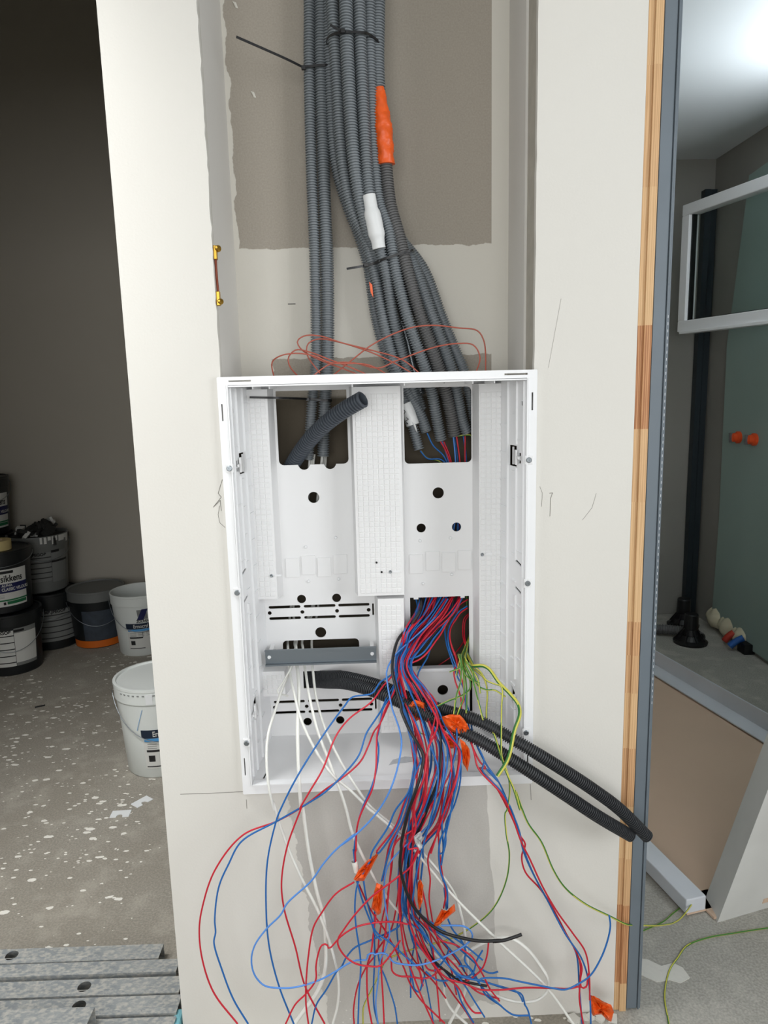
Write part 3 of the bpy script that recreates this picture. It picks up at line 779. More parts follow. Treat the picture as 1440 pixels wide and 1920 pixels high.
# knock-out tiles, pins, screws
for x, z in ((-.1595, .956), (-.126, .9605), (-.0925, .955), (-.0585, .9605), (.103, .9555), (.138, .961), (.1725, .957), (.2065, .961)):
    q = MB(); q.box(x - .0145, x + .0145, PYD - .003, PYD, z - .021, z + .021, bev=.0009); q.build('knockout_tile', M['plastic2'], box)
for x, z in ((-.13, 1.0), (-.066, 1.018), (-.127, .925), (-.063, .928), (.112, 1.006), (.177, 1.01), (.179, .930), (.117, .912)):
    q = MB(); q.lathe([(.0036, 0), (.0030, -.003), (.0014, -.0042)], (x, PYD, z), 14, axis='Y', cap1=True); fix_normals(q.build('pin', M['plastic'], box, True))
for x, z in ((-.198, .953), (.046, .9535), (.236, .984)):
    q = MB(); q.lathe([(.0034, 0), (.0034, -.0016), (.0024, -.0022), (.0008, -.0016)], (x, SY - .0012, z), 16, axis='Y', cap1=True); fix_normals(q.build('screw', M['steel'], box))
    q = MB(); q.box(x + .006, x + .02, SY - .0014, SY - .0008, z - .002, z + .002, bev=.0002); q.build('screw_slot', M['plastic'], box)
for x, z in ((.018, .974), (.028, .9535)):
    q = MB(); q.lathe([(.0022, 0), (.0022, -.0012)], (x, SY - .0012, z), 14, axis='Y', cap1=True); fix_normals(q.build('slot_end', M['tie'], box))
# steel mounting rail
rail = MB()
rx0, rx1 = -.2185, .0125
rail.box(rx0, rx1, .110, .112, .767, .795); rail.box(rx0, rx1, .104, .112, .795, .7965); rail.box(rx0, rx1, .104, .112, .7655, .767); rail.box(rx0, rx1, .1025, .105, .7635, .767)
rail.box(rx0, rx1, .1025, .105, .795, .7985)
ro = rail.build('mounting_rail', M['rail'], box)
for x in (-.2105, .0035):
    q = MB(); q.lathe([(.0038, 0), (.0036, -.0018), (.0015, -.0022), (.0014, -.001)], (x, .110, .781), 18, axis='Y', cap1=True); fix_normals(q.build('rail_screw', M['plastic'], ro))
    q = MB(); q.box(x - .004, x + .004, .112, .17, .776, .786); q.build('rail_post', M['plastic2'], ro)
b = MB(); b.box(.1005, .2, .150, .1695, .7175, .7265, bev=.003); b.build('window_sill_lip', M['plastic'], box)

# ------------------------------------------------------------------ conduits
def cpath(*pts): return [PY(x, y, Y) for x, y, Y in pts]
C_ = {}
R1 = .0122
yb = .195
def top(px, py, Y):                     # carry the run on upwards to the ceiling
    p = PY(px, py, Y); return [Vector((p.x - .004, Y, ZC - .02)), Vector((p.x - .002, Y, 2.2)), p]
grp = 'grey corrugated conduits hanging in the wall recess'
def con(name_label, toppt, pts, r=R1, mt='conduit', tapes=None):
    path = top(*toppt) + cpath(*pts)
    return conduit_obj(path, r, M[mt], name_label, grp)
L1 = con('grey corrugated conduit of the separate left pair, its left one', (580, -10, .205), [(580, 120, .205), (584, 320, .205), (590, 480, .205), (592, 690, .205), (586, 745, .205), (582, 800, .205), (578, 862, .205)], .0115)
L2 = con('grey corrugated conduit of the separate left pair, its right one', (602, -10, .205), [(602, 120, .205), (607, 320, .205), (612, 480, .205), (613, 690, .205), (609, 750, .205), (606, 855, .205)], .0128)
con('grey corrugated conduit mostly hidden behind the separate left pair', (606, -10, .232), [(607, 320, .232), (616, 480, .232), (617, 690, .232), (612, 750, .232), (606, 840, .232)], .0105)
con('grey corrugated conduit at the left back edge of the main bundle', (614, -10, .20), [(618, 120, .20), (628, 300, .205), (650, 383, .21), (672, 440, .215), (690, 500, .22), (704, 592, .22), (722, 660, .22), (748, 720, .21), (768, 780, .20), (786, 843, .195)], .0112)
con('grey corrugated conduit at the left front of the main bundle', (622, -10, .165), [(630, 120, .165), (644, 320, .17), (662, 400, .175), (684, 450, .18), (701, 508, .185), (717, 592, .185), (731, 654, .19), (742, 690, .19), (760, 727, .20), (787, 774, .20), (799, 807, .20)], .0118)
con('thickest grey conduit in the front row of the main bundle', (648, -10, .150), [(652, 120, .150), (666, 320, .155), (686, 425, .165), (702, 470, .18), (722, 560, .212), (737, 620, .215), (755, 690, .215), (775, 727, .215), (790, 770, .21)], .0130)
M3 = con('grey conduit in the front row joined by a white taped sleeve', (673, -10, .155), [(677, 120, .155), (688, 320, .155), (693, 366, .155), (704, 425, .16), (713, 470, .165), (723, 508, .17), (737, 592, .18), (752, 654, .195), (765, 700, .2), (782, 760, .205), (800, 810, .205)], .0118)
con('grey conduit just right of the white taped sleeve', (692, -10, .175), [(694, 120, .175), (703, 320, .175), (712, 383, .175), (728, 425, .17), (742, 508, .165), (763, 592, .165), (784, 654, .17), (798, 692, .175), (808, 727, .185), (817, 774, .19), (827, 826, .195)], .0122)
M5 = con('darker conduit below the orange tape wrapping', (709, -10, .185), [(708, 120, .185), (712, 200, .185), (722, 300, .18), (731, 383, .175), (747, 440, .17), (764, 508, .165), (788, 592, .168), (810, 654, .172), (823, 692, .178), (834, 727, .185), (845, 774, .19), (852, 817, .195)], .0135, 'conduit_d')
con('grey conduit second from the right where the bundle fans out', (700, -10, .215), [(704, 200, .22), (716, 383, .22), (752, 450, .20), (780, 508, .185), (810, 592, .18), (833, 654, .185), (846, 692, .19), (856, 735, .195), (867, 790, .2), (876, 813, .2)], .0125)
con('outermost right conduit of the fanned-out bundle', (688, -10, .232), [(694, 200, .235), (716, 400, .235), (752, 450, .225), (795, 508, .21), (827, 592, .205), (852, 654, .205), (868, 692, .205), (880, 735, .205), (893, 800, .205)], .0122)
con('inner conduit seen between the two front rows of the bundle', (660, -10, .205), [(670, 300, .215), (690, 430, .225), (730, 520, .225), (758, 592, .225), (800, 690, .225), (815, 760, .225)], .0115, 'conduit_d')
con('inner conduit at the back of the right-hand fan', (676, -10, .232), [(684, 300, .235), (722, 450, .235), (770, 560, .233), (815, 650, .232), (842, 720, .23), (862, 800, .228)], .0110, 'conduit_d')
sc_ = PY(770, 652, .2)
conduit_obj([PY(752, 600, .235), PY(764, 640, .235), PY(775, 690, .235), PY(790, 740, .235)], .0105, M['steel'], 'thin metallic flexible conduit between two grey conduits above the box', None, pitch=.0034)
# white taped sleeve, orange wrapping: tape moves with the conduit it is wound on
def wrap(parent, name, pts, rads, mt, seed, label, crinkle=.0006):
    path, tot = catmull(pts, .0035); fr = frames(path); r = random.Random(seed)
    vs = []; fs = []; seg = 26; n = len(path)
    for i, (p, (u, w, t)) in enumerate(zip(path, fr)):
        s = i / (n - 1); q = s * (len(rads) - 1); k = min(int(q), len(rads) - 2); rr = rads[k] + (rads[k + 1] - rads[k]) * (q - k)
        for j in range(seg):
            a = 2 * math.pi * j / seg
            d = rr + r.uniform(-crinkle, crinkle) + crinkle * math.sin(3 * a + i * .7)
            vs.append(p + u * math.cos(a) * d + w * math.sin(a) * d)
    for i in range(n - 1):
        for j in range(seg):
            j2 = (j + 1) % seg; fs.append((i * seg + j, i * seg + j2, (i + 1) * seg + j2, (i + 1) * seg + j))
    fs.append(tuple(range(seg))[::-1]); fs.append(tuple((n - 1) * seg + j for j in range(seg)))
    o = from_data(name, vs, fs, M[mt], parent, True); sharp(o, 40)
    return tag(o, label)
_zt = PY(722, 300, .18).z
M5.data.materials.append(M['conduit'])
_w = WM[M5.name]
for _p in M5.data.polygons:
    if (_w @ _p.center).z > _zt: _p.material_index = 1
wrap(M3, 'taped_sleeve', cpath((692, 366, .150), (697, 395, .150), (704, 428, .152), (711, 466, .155)), [.0125, .0125, .0125, .0128, .0158, .016, .016, .016, .0162, .016, .0135, .013, .013], 'wtape', 4, 'white taped sleeve', .00012)
wrap(M5, 'tape_wrapping', cpath((710, 166, .180), (714, 205, .178), (719, 250, .176), (724, 309, .176)), [.0105, .0125, .0145, .0165, .018, .0175, .017, .0168, .0165], 'orange', 5, 'orange tape wrapping', .0009)
ctp = PY(769, 782, .200)
M0 = bpy.data.objects.get('corrugated_conduit.002') or L2
tp = [o for o in COL.objects if o.get('label') == 'grey corrugated conduit at the left back edge of the main bundle'][0]
tw = wrap(tp, 'marked_tape', cpath((759, 757, .197), (768, 778, .196), (774, 797, .194)), [.0138] * 4, 'wtape', 6, 'white tape with handwritten marks', .0003)
q = MB()
for ax, ay, bx_, by in ((757, 768, 760, 772), (760, 772, 757, 777), (757, 777, 755, 771), (762, 783, 766, 786), (766, 786, 760, 790), (760, 790, 765, 795), (765, 795, 759, 794)):
    a, c = PY(ax, ay, .1795), PY(bx_, by, .1795); v, f, _ = tube_data([a, c], .0007, 5, .004); q.add(v, f)
q.build('handwriting', M['ink'], tw)
v = [PY(x, y, Y) for x, y, Y in ((772, 790, .18), (779, 796, .175), (783, 812, .172), (778, 806, .18))]
b = MB(); b.add(v + [p + Vector((0, .001, 0)) for p in v], [(0, 1, 2, 3), (7, 6, 5, 4), (0, 4, 5, 1), (1, 5, 6, 2), (2, 6, 7, 3), (3, 7, 4, 0)]); b.build('tape_tail', M['wtape'], tp)
ot = [o for o in COL.objects if o.get('label') == 'grey corrugated conduit at the left front of the main bundle'][0]
v = [PY(x, y, .175) for x, y in ((692, 528), (698, 534), (700, 558), (695, 548))]
b = MB(); b.add(v + [p + Vector((0, .001, 0)) for p in v], [(0, 1, 2, 3), (7, 6, 5, 4), (0, 4, 5, 1), (1, 5, 6, 2), (2, 6, 7, 3), (3, 7, 4, 0)]); b.build('tape_scrap', M['orange'], ot)
# black conduit with the open end, poking out of the upper left window
conduit_obj(cpath((530, 905, .215), (548, 871, .195), (570, 838, .165), (592, 812, .135), (616, 790, .105), (645, 769, .08), (681, 748, .055)), .0165, M['conduit_g'], 'thick dark conduit with open end poking out of the upper left opening', None, pitch=.0064)
# two black conduits leaving to the lower right
conduit_obj(cpath((560, 1262, .215), (604, 1268, .165), (645, 1269, .12), (700, 1282, .085), (740, 1297, .06), (790, 1318, .035), (830, 1331, .015), (898, 1352, -.02), (960, 1385, -.045), (1007, 1413, -.06), (1060, 1446, -.065), (1110, 1479, -.065), (1160, 1516, -.06), (1214, 1569, -.05)), .0125, M['conduit_k'], 'upper of two black conduits running from the box to the door frame', 'black conduits leaving the box', pitch=.0044)
conduit_obj(cpath((556, 1275, .215), (606, 1280, .16), (650, 1282, .10), (700, 1296, .05), (745, 1314, .025), (800, 1341, .0), (850, 1364, -.025), (901, 1389, -.045), (960, 1425, -.06), (1007, 1455, -.07), (1060, 1490, -.075), (1120, 1530, -.07), (1183, 1567, -.05)), .0125, M['conduit_k'], 'lower of two black conduits running from the box to the wooden strip', 'black conduits leaving the box', pitch=.0044)
# cable ties
def strap(pts, w=.0045, th=.0012, name='cable_tie', label=None, parent=None):
    path, tot = catmull(pts, .003); fr = frames(path); vs = []; fs = []
    for i, (p, (u, w_, t)) in enumerate(zip(path, fr)):
        up = Vector((0, 0, 1)); s_ = (up - t * up.dot(t)).normalized(); o_ = t.cross(s_)
        for a, c in ((-1, -1), (1, -1), (1, 1), (-1, 1)): vs.append(p + s_ * a * w / 2 + o_ * c * th / 2)
    for i in range(len(path) - 1):
        for k in range(4): fs.append((i * 4 + k, i * 4 + (k + 1) % 4, (i + 1) * 4 + (k + 1) % 4, (i + 1) * 4 + k))
    fs.append((3, 2, 1, 0)); e = (len(path) - 1) * 4; fs.append((e, e + 1, e + 2, e + 3))
    return from_data(name, vs, fs, M['tie'], parent)
def tie(loc, loop, tail, head, label):
    t = thing('cable_tie', PY(*loc), label, 'cable tie', 'black cable ties')
    strap(cpath(*loop), parent=t, name='band'); strap(cpath(*tail), w=.0042, parent=t, name='tail')
    p = PY(*head); b = MB(); b.box(p.x - .004, p.x + .004, p.y - .003, p.y + .004, p.z - .0035, p.z + .0035, bev=.0008); b.build('head', M['tie'], t)
tie((590, 128, .2), [(566, 128, .20), (568, 125, .188), (580, 124, .1905), (602, 122, .1900), (614, 122, .192), (616, 125, .21)], [(568, 126, .187), (540, 112, .165), (500, 94, .14), (443, 69, .11)], (569, 127, .186), 'black cable tie with a long tail pointing up left, high on the left pair')
tie((660, 65, .14), [(612, 82, .19), (614, 72, .165), (625, 64, .149), (645, 60, .134), (662, 60, .134), (682, 61, .139), (695, 66, .158), (708, 76, .17), (715, 86, .185)], [(642, 58, .132), (630, 53, .13), (619, 46, .128)], (643, 58, .131), 'black cable tie around the top of the main conduit bundle')
tie((720, 485, .155), [(683, 499, .165), (700, 494, .168), (720, 486, .153), (742, 478, .149), (760, 473, .148), (773, 469, .155), (776, 470, .18)], [(684, 498, .163), (668, 501, .155), (650, 504, .15)], (686, 497, .162), 'black cable tie round the lower bundle below the white sleeve')
tie((600, 750, .19), [(575, 749, .195), (580, 748, .188), (598, 750, .1885), (616, 751, .188), (622, 751, .20)], [(577, 748, .187), (555, 747, .15), (520, 746, .11), (468, 745, .095)], (577, 749, .186), 'black cable tie with long straight tail inside the upper left opening')

# ------------------------------------------------------------------ brass fitting on the recess edge
bf = thing('brass_fitting', PY(408, 575, .02), 'small brass fitting with red-brown rod on the left edge of the recess', 'fitting')
b = MB()
for (px, py, r) in ((406, 467, .006), (411, 566, .0055)):
    p = PY(px, py, .012); b.lathe([(r * .9, 0), (r, -.004), (r * .5, -.009), (r * .6, -.014), (r * .3, -.017)], p + Vector((.003, 0, 0)), 18, axis='Y', cap1=True)
b.box(-.2535, -.2475, .006, .016, PY(408, 485).z, PY(408, 458).z, bev=.001); b.box(-.2535, -.247, .006, .016, PY(410, 572).z, PY(410, 545).z, bev=.001)
fix_normals(b.build('brass_lug', M['brass'], bf))
wire_obj('rod', cpath((404, 484, .012), (406, 515, .012), (409, 548, .012)), .0022, M['rust'], parent=bf)
for k_, (px, py) in enumerate(((441, 9), (475, 177))):
    p = PY(px, py, .249); q = MB(); q.add([p + Vector(v) * .0055 for v in ((-1, 0, 1.2), (.3, 0, .8), (1, 0, -1.2), (.1, 0, -1), (-.3, -.3, .1))], [(0, 4, 1), (1, 4, 2), (2, 4, 3), (3, 4, 0)])
    q.build('paper_chip', M['cut'], o_rb)
p = PY(547, 570, .25); b = MB(); b.box(p.x - .008, p.x + .008, .2492, .2499, p.z - .0008, p.z + .0008); q_ = b.build('wall_mark', M['ink']); tag(q_, 'short dark pencil dash on the back of the recess', 'mark')

# ------------------------------------------------------------------ wires
CR = {'A': (700, 1080, 4.235), 'B': (720, 1110, 8), 'C': (640, 1330, 5.538), 'D': (640, 1580, 4.8), 'E': (860, 1680, 4.8),
      'F': (340, 1440, 3.273), 'G': (700, 1440, 2.667), 'H': (380, 1080, 4), 'I': (1100, 1200, 2.667), 'J': (340, 440, 2), 'P': (0, 0, 1)}
PROF = [(1000, .215), (1120, .200), (1180, .168), (1225, .118), (1260, .085), (1330, .02), (1400, -.042), (1470, -.072), (1600, -.066), (1750, -.056), (1850, -.06), (1960, -.07)]
def prof(y):
    if y <= PROF[0][0]: return PROF[0][1]
    for (a, p), (b_, q) in zip(PROF, PROF[1:]):
        if y <= b_: return p + (q - p) * (y - a) / (b_ - a)
    return PROF[-1][1]
def clear(px, py, Y):
    """stay in front of the raised middle slab and inside the opening"""
    if 1085 < py < 1142: return max(Y, .182)
    if px < 768 and 1120 < py < 1385: return min(Y, .108)
    if py > 1246: return min(Y, .155)
    return Y
def trace(s, off=0.0, r=.0016):
    """'A x,y x,y; C x,y,depth': measured points; depth follows how the loom leaves the box unless given"""
    out = []
    for part in s.split(';'):
        tok = part.split(); x0, y0, k = CR[tok[0]]
        for t in tok[1:]:
            q = [float(v) for v in t.split(',')]
            px, py = x0 + q[0] / k, y0 + q[1] / k
            Y = q[2] if len(q) > 2 else clear(px, py, prof(py) + off)
            p = PY(px, py, Y)
            if p.z < r: p = PZ(px, py, r)
            out.append(p)
    return out
RW = .0017
STA = [(1119, 790, 868), (1150, 778, 850), (1185, 758, 815), (1215, 750, 788), (1240, 742, 772), (1262, 741, 775), (1291, 746, 797), (1330, 755, 822), (1365, 766, 838), (1400, 772, 858), (1435, 776, 864), (1470, 772, 862), (1510, 764, 852), (1545, 752, 838)]
def loom(u, jit, rr):
    pts = []; ph = rr.uniform(0, 6.28); drift = rr.uniform(-.25, .25)
    for i, (y, a, c) in enumerate(STA):
        uu = min(1, max(0, u + drift * math.sin(ph + i * .55) * (.6 if i > 2 else 1)))
        x = a + (c - a) * uu
        dz = jit + .010 * math.sin(ph * 2 + i * .8)
        y_ = prof(y) + dz
        if y > 1255 and y < 1340: y_ = min(y_, .11)
        pts.append(PY(x, y + rr.uniform(-2, 2), clear(x, y, y_)))
    return pts
rp = random.Random(5)
def W_(col, s, label, group=None, off=None, r=RW, cat='wire', name=None, flat=1.0):
    off = rnd.uniform(-.012, .012) if off is None else off
    n = name or {'red': 'red_wire', 'blue': 'blue_wire', 'lblue': 'blue_wire', 'black': 'black_cable', 'white': 'white_cable', 'copper': 'brown_wire', 'yg': 'earth_wire'}[col]
    if col == 'yg': return wire_obj(n, trace(s, off, r), r, [M['yellow'], M['green']], label, cat, group, stripe=True)
    pts = trace(s, off, r)
    t0_ = s.split(';')[0].split(); c0_ = CR[t0_[0]]; q0_ = [float(v) for v in t0_[1].split(',')]
    sy, sx = c0_[1] + q0_[1] / c0_[2], c0_[0] + q0_[0] / c0_[2]
    if col in ('red', 'blue') and len(q0_) == 2 and 1160 < sy < 1425 and 745 < sx < 870:      # led from the opening like its neighbours
        a_, b_ = [(a + (b__ - a) * 0, b__) for (yy, a, b__) in STA if yy <= sy + 20][-1]
        u_ = min(1, max(0, (sx - a_) / (b_ - a_)))
        pre = loom(u_, off, rp)[:sum(1 for k_ in STA if k_[0] < sy - 22)]
        pts = pre + pts
    return wire_obj(n, pts, r, M[col], label, cat, group, flat=flat)
# long loops on the left
W_('lblue', 'B 960,100 870,250 700,450 520,620 330,790 180,930 80,1080 40,1200 55,1400 100,1640; C 530,0 600,200 625,350 590,580 530,780 450,950 330,1120 150,1300 0,1410; F 1065,405 950,500 870,590 800,690 650,830 610,900 520,990 450,1090 430,1180 450,1270 510,1335 600,1350 700,1345 850,1300 960,1240; D 40,1100 130,1060 230,1052 234,1015 280,992 300,1008 340,995 400,1000 440,1045 470,1075 560,1095 700,1100 850,1060 1000,990 1130,910 1180,850 1160,790 1100,752 1000,745 900,745',
   'long pale blue wire curling left below the box and hooking back right', off=-.03)
W_('blue', 'A 330,150 350,260 290,400 230,520 180,640 165,760; H 1330,800 1270,880 1120,910 1060,980 900,1200 700,1520 580,1760; F 590,300 530,560 520,850 540,1100 600,1340 690,1570', 'bright blue wire sweeping left across the box and down, inside the outer loops', off=-.02)
W_('red', 'A 380,170 360,300 280,440 220,560 185,700 150,790; H 1350,830 1270,940 1100,1070 1000,1200 900,1450 800,1620 725,1750; F 740,230 650,480 615,700 630,860 700,1100 760,1340 880,1570', 'red wire sweeping left in an S across the box floor beside the bright blue one', off=-.02)
W_('blue', 'A 420,170 380,300 300,430 240,560 200,700 170,850 110,960; C 420,0 350,110 260,250 180,480 0,700; F 880,150 780,215 580,330 370,450 290,590 230,730 205,930 210,1010 200,1070 250,1240 320,1420 410,1570', 'blue wire of the outer left loop, inner of the two loops', off=-.015)
W_('red', 'A 450,170 400,300 320,430 260,560 215,700 180,880 140,980; C 470,0 400,150 340,230 280,380 200,540 0,720; F 900,120 740,240 590,325 380,410 210,620 130,850 110,1000 130,1180 200,1380 345,1570', 'red wire of the outermost left loop hanging against the painted wall', off=-.01)
W_('blue', 'A 560,180 480,300 400,420 300,560 230,690 180,830 150,930; C 430,0 410,100 385,240 370,300 388,400 370,600 320,790 230,1000 180,1150 145,1350 128,1490; D 108,60 122,180', 'blue wire going into the small white sleeve left of the bundle', off=-.02)
W_('red', 'A 580,180 500,300 415,420 310,560 240,690 190,840 160,930; C 455,0 420,100 372,260 365,400 360,600 320,830 250,980 190,1120 160,1250 150,1490; D 125,60 128,180', 'red wire going into the small white sleeve left of the bundle', off=-.022)
# sleeve, tape flags and tags
sl = thing('cable_sleeve', PY(666, 1625, prof(1620) - .02), 'small white plastic sleeve on a red and blue wire pair, above the leftmost orange flag', 'sleeve')
a, c = PY(664, 1614, prof(1614) - .02), PY(669, 1634, prof(1634) - .02)
pth = [(a, .0058), (a.lerp(c, .5), .0056), (c, .0054)]
v, f, _ = tube_data([p for p, _ in pth], .0056, 18, .004); from_data('sleeve', v, f[:-2], M['white'], sl, True)
def flag(pts, label, off=-.03, parts=(), mt='orange', name='tape_flag', seed=1, group=None):
    """crumpled adhesive tape: outline in measured points, folded about its length"""
    r = random.Random(seed)
    P = [(px, py) for px, py in pts]; n = len(P)
    cx = sum(p[0] for p in P) / n; cy = sum(p[1] for p in P) / n
    Y0 = prof(cy) + off
    t = thing(name, PY(cx, max(p[1] for p in P), Y0), label, 'tape', group)
    def ring(s, dy): return [PY(cx + (x - cx) * s, cy + (y - cy) * s, Y0 + dy + (r.uniform(-.0035, .0035))) for x, y in P]
    # subdivide outline
    Q = []
    for (x0, y0), (x1, y1) in zip(P, P[1:] + P[:1]):
        for k in range(3): Q.append((x0 + (x1 - x0) * k / 3 + (r.uniform(-.6, .6) if k else 0), y0 + (y1 - y0) * k / 3 + (r.uniform(-.6, .6) if k else 0)))
    P = Q; n = len(P)
    rings = [ring(1.0, .002), ring(.75, -.003), ring(.45, .001), ring(.18, -.004)]
    vs = [p for rg in rings for p in rg] + [PY(cx, cy, Y0 - .002)]
    k0 = len(vs); back = ring(1.0, .0045) + [PY(cx, cy, Y0 + .006)]; vs += back
    fs = []
    for i in range(3):
        for k in range(n): fs.append((i * n + k, i * n + (k + 1) % n, (i + 1) * n + (k + 1) % n, (i + 1) * n + k))
    for k in range(n):
        fs.append((3 * n + k, 3 * n + (k + 1) % n, 4 * n)); fs.append((k0 + (k + 1) % n, k0 + k, k0 + n)); fs.append((k, k0 + k, k0 + (k + 1) % n, (k + 1) % n))
    o_ = fix_normals(from_data('tape', vs, fs, M[mt], t, True)); sharp(o_, 42)
    return t
FL = 'orange tape on the wires below the box'
flag([(765, 1322), (778, 1312), (796, 1318), (804, 1335), (793, 1346), (781, 1352), (776, 1362), (768, 1340)], 'crumpled orange tape wrapped in the bundle beside the black conduit, highest of the tape pieces', -.01, seed=2)
flag([(828, 1344), (842, 1340), (862, 1340), (871, 1350), (880, 1366), (876, 1378), (866, 1379), (848, 1372), (836, 1362)], 'large folded orange tape flap lying over the bundle inside the box', -.035, seed=3)
flag([(834, 1378), (848, 1376), (862, 1384), (858, 1400), (846, 1404), (835, 1396)], 'small orange tape patch half hidden among the wires under the large flap', .004, seed=31)
flag([(862, 1385), (872, 1392), (880, 1404), (882, 1420), (877, 1447), (868, 1432), (866, 1412)], 'pointed orange tape strip dangling down over the box edge', -.03, seed=4)
flag([(706, 1600), (709, 1603), (698, 1625), (682, 1652), (668, 1652), (663, 1648), (672, 1632), (690, 1612)], 'slanting orange tape on a wire pair, leftmost piece below the box', -.03, seed=5)
flag([(706, 1655), (718, 1660), (717, 1690), (714, 1712), (708, 1716), (700, 1706), (696, 1705), (700, 1680)], 'upright crinkled orange tape second from the left below the box', -.04, seed=6)
flag([(783, 1656), (788, 1648), (794, 1660), (793, 1688), (789, 1700), (785, 1707), (783, 1690)], 'narrow upright orange tape in the middle of the hanging bundle', -.04, seed=7)
flag([(828, 1704), (838, 1708), (852, 1694), (854, 1708), (838, 1722), (820, 1737), (812, 1736), (816, 1728)], 'folded orange tape with a raised ear, lowest of the middle pieces', -.045, seed=8)
flag([(1106, 1866), (1114, 1867), (1128, 1876), (1146, 1884), (1151, 1898), (1146, 1916), (1138, 1912), (1128, 1902), (1112, 1905), (1106, 1890)], 'broad orange tape flag at the bottom right beside the wooden strip', -.0, seed=9)
flag([(783, 1562), (789, 1558), (793, 1570), (790, 1580), (794, 1590), (785, 1596), (778, 1580), (776, 1568)], 'crumpled white paper tag caught in the middle of the hanging bundle', -.035, mt='wtape', name='paper_tag', seed=11)
# right-hand group that leaves the opening on its right side
RG = 'wires leaving the right side of the lower opening'
W_('blue', 'B 1130,190 1000,300 930,400 912,560 935,760 1000,980 1060,1150 1110,1290 1190,1430 1215,1600 1290,1840; A 770,1120 800,1290 900,1500 1000,1640; G 560,0 620,60 680,190 725,300 760,430 830,590 900,710 970,840 1015,930 1030,1100 1045,1290', 'blue wire of the right hanging strand, its leftmost at the bottom', off=.0)
W_('blue', 'B 1250,210 1130,290 1060,380 990,500 960,640 970,800 1030,980 1090,1130 1150,1280 1200,1420; A 740,1080 775,1250 880,1470; G 545,10 650,130 720,290 752,420 800,530 870,660 960,830 1040,950 1075,1060 1085,1180 1088,1290', 'blue wire of the right hanging strand running to the broad orange flag', off=-.008)
W_('red', 'B 1260,110 1130,200 1085,330 1040,440 995,560 990,700 1030,850 1080,960 1105,1060 1050,1180 1070,1340 1120,1480 1160,1640; A 700,1120 760,1290 850,1480 900,1530; G 530,0 600,75 680,220 735,340 760,380 742,440 760,520 830,600 880,670 960,820 1030,960 1035,1060 1030,1150 1050,1280', 'red wire of the right hanging strand with a kink halfway down', off=-.004)
W_('red', 'B 1250,240 1140,320 1080,410 1010,520 985,660 1020,830 1075,980 1110,1120 1160,1290 1200,1450 1190,1640; A 690,1050 740,1200 800,1400; G 524,0 640,130 700,260 740,370 780,450 850,600 920,720 1000,830 1060,920 1080,1040 1082,1160', 'red wire of the right hanging strand ending in the broad orange flag', off=-.012)
W_('blue', 'G 760,1190 740,1130 700,1115 620,1090 540,1062 480,1050; E 20,705 100,745', 'short blue wire end arching to the right among the lowest wires')
W_('blue', 'C 900,330 1000,600 980,900; D 690,200 650,450 640,650 740,810 800,900 900,1030 1000,1140 1100,1210 1250,1235; E 200,745 400,740 550,770 700,800 850,830 960,842 1060,800 1180,720 1280,560 1340,400 1365,270 1355,175', 'blue wire running far right below the box and curling up beside the wood strip', off=-.035)
W_('red', 'D 640,100 600,500 640,800 740,980 860,1130 950,1220; E 60,790 180,840 370,845 600,825 850,830 980,835 1080,815', 'red wire running right along the bottom under the long white cable', off=-.03)
W_('red', 'E 1085,560 1110,650 1095,760; E 1110,828 1150,815 1158,770 1165,700', 'tiny red hooked wire end on the right hanging strand', off=-.02)
# loops at the bottom, left part
W_('red', 'C 1000,150 900,420 860,700 760,1000 770,1250 690,1450; D 690,50 620,220 520,300 400,390 280,480 120,650 10,800; F 965,1040 960,1080 1000,1150 1070,1200; D 250,1112 350,1108 450,1000 530,880', 'red wire crossing left in front of the bundle and looping back at the bottom', off=-.045)
W_('red', 'D 600,735 500,715 400,712 300,720 130,760 0,840; F 905,1108 895,1085 880,1080 860,1090 840,1140 826,1220 825,1300 770,1380 700,1450 640,1570', 'red wire with a small sharp bend at the left, low down over the white cables', off=-.03)
W_('blue', 'C 850,450 760,700 700,1200; D 560,400 560,620 520,750 420,810 250,885 120,945 40,1040 0,1120; F 960,1240 890,1360 830,1450 800,1570', 'blue wire bowing left low down and running out at the bottom', off=-.02)
W_('red', 'F 1060,700 950,770 860,890 810,980 780,1150 765,1330 765,1450 780,1570', 'red wire leaving the leftmost orange flag and arching down to the left', off=-.03)
W_('blue', 'C 690,120 750,420 770,480 750,620 700,850 560,1050 480,1230 320,1480; D 250,180 150,360 122,560 135,780 160,940 175,1100 160,1350 150,1632', 'dark blue wire forming the left border of the hanging bundle', off=-.03)
W_('red', 'C 640,0 680,150 760,420 800,620 730,780 640,1000 560,1220 360,1490; D 318,95', 'red wire running into the top of the slanting orange tape', off=-.02)
W_('blue', 'C 650,30 690,200 740,400 770,620 720,830 650,1020 580,1210 400,1480; D 325,100', 'dark blue wire running into the top of the slanting orange tape', off=-.022)
W_('blue', 'D 140,350 190,520 250,680 285,760 300,820 360,880', 'blue wire out of the slanting orange tape, left one', off=-.03)
W_('blue', 'D 200,340 220,480 255,620 285,720 310,800 440,900 560,1010 680,1110', 'blue wire out of the slanting orange tape, right one', off=-.028)
W_('red', 'D 160,380 230,540 300,660 400,800 480,940 600,1040 700,1150 735,1285', 'red wire from the leftmost tape across to the lower middle', off=-.02)
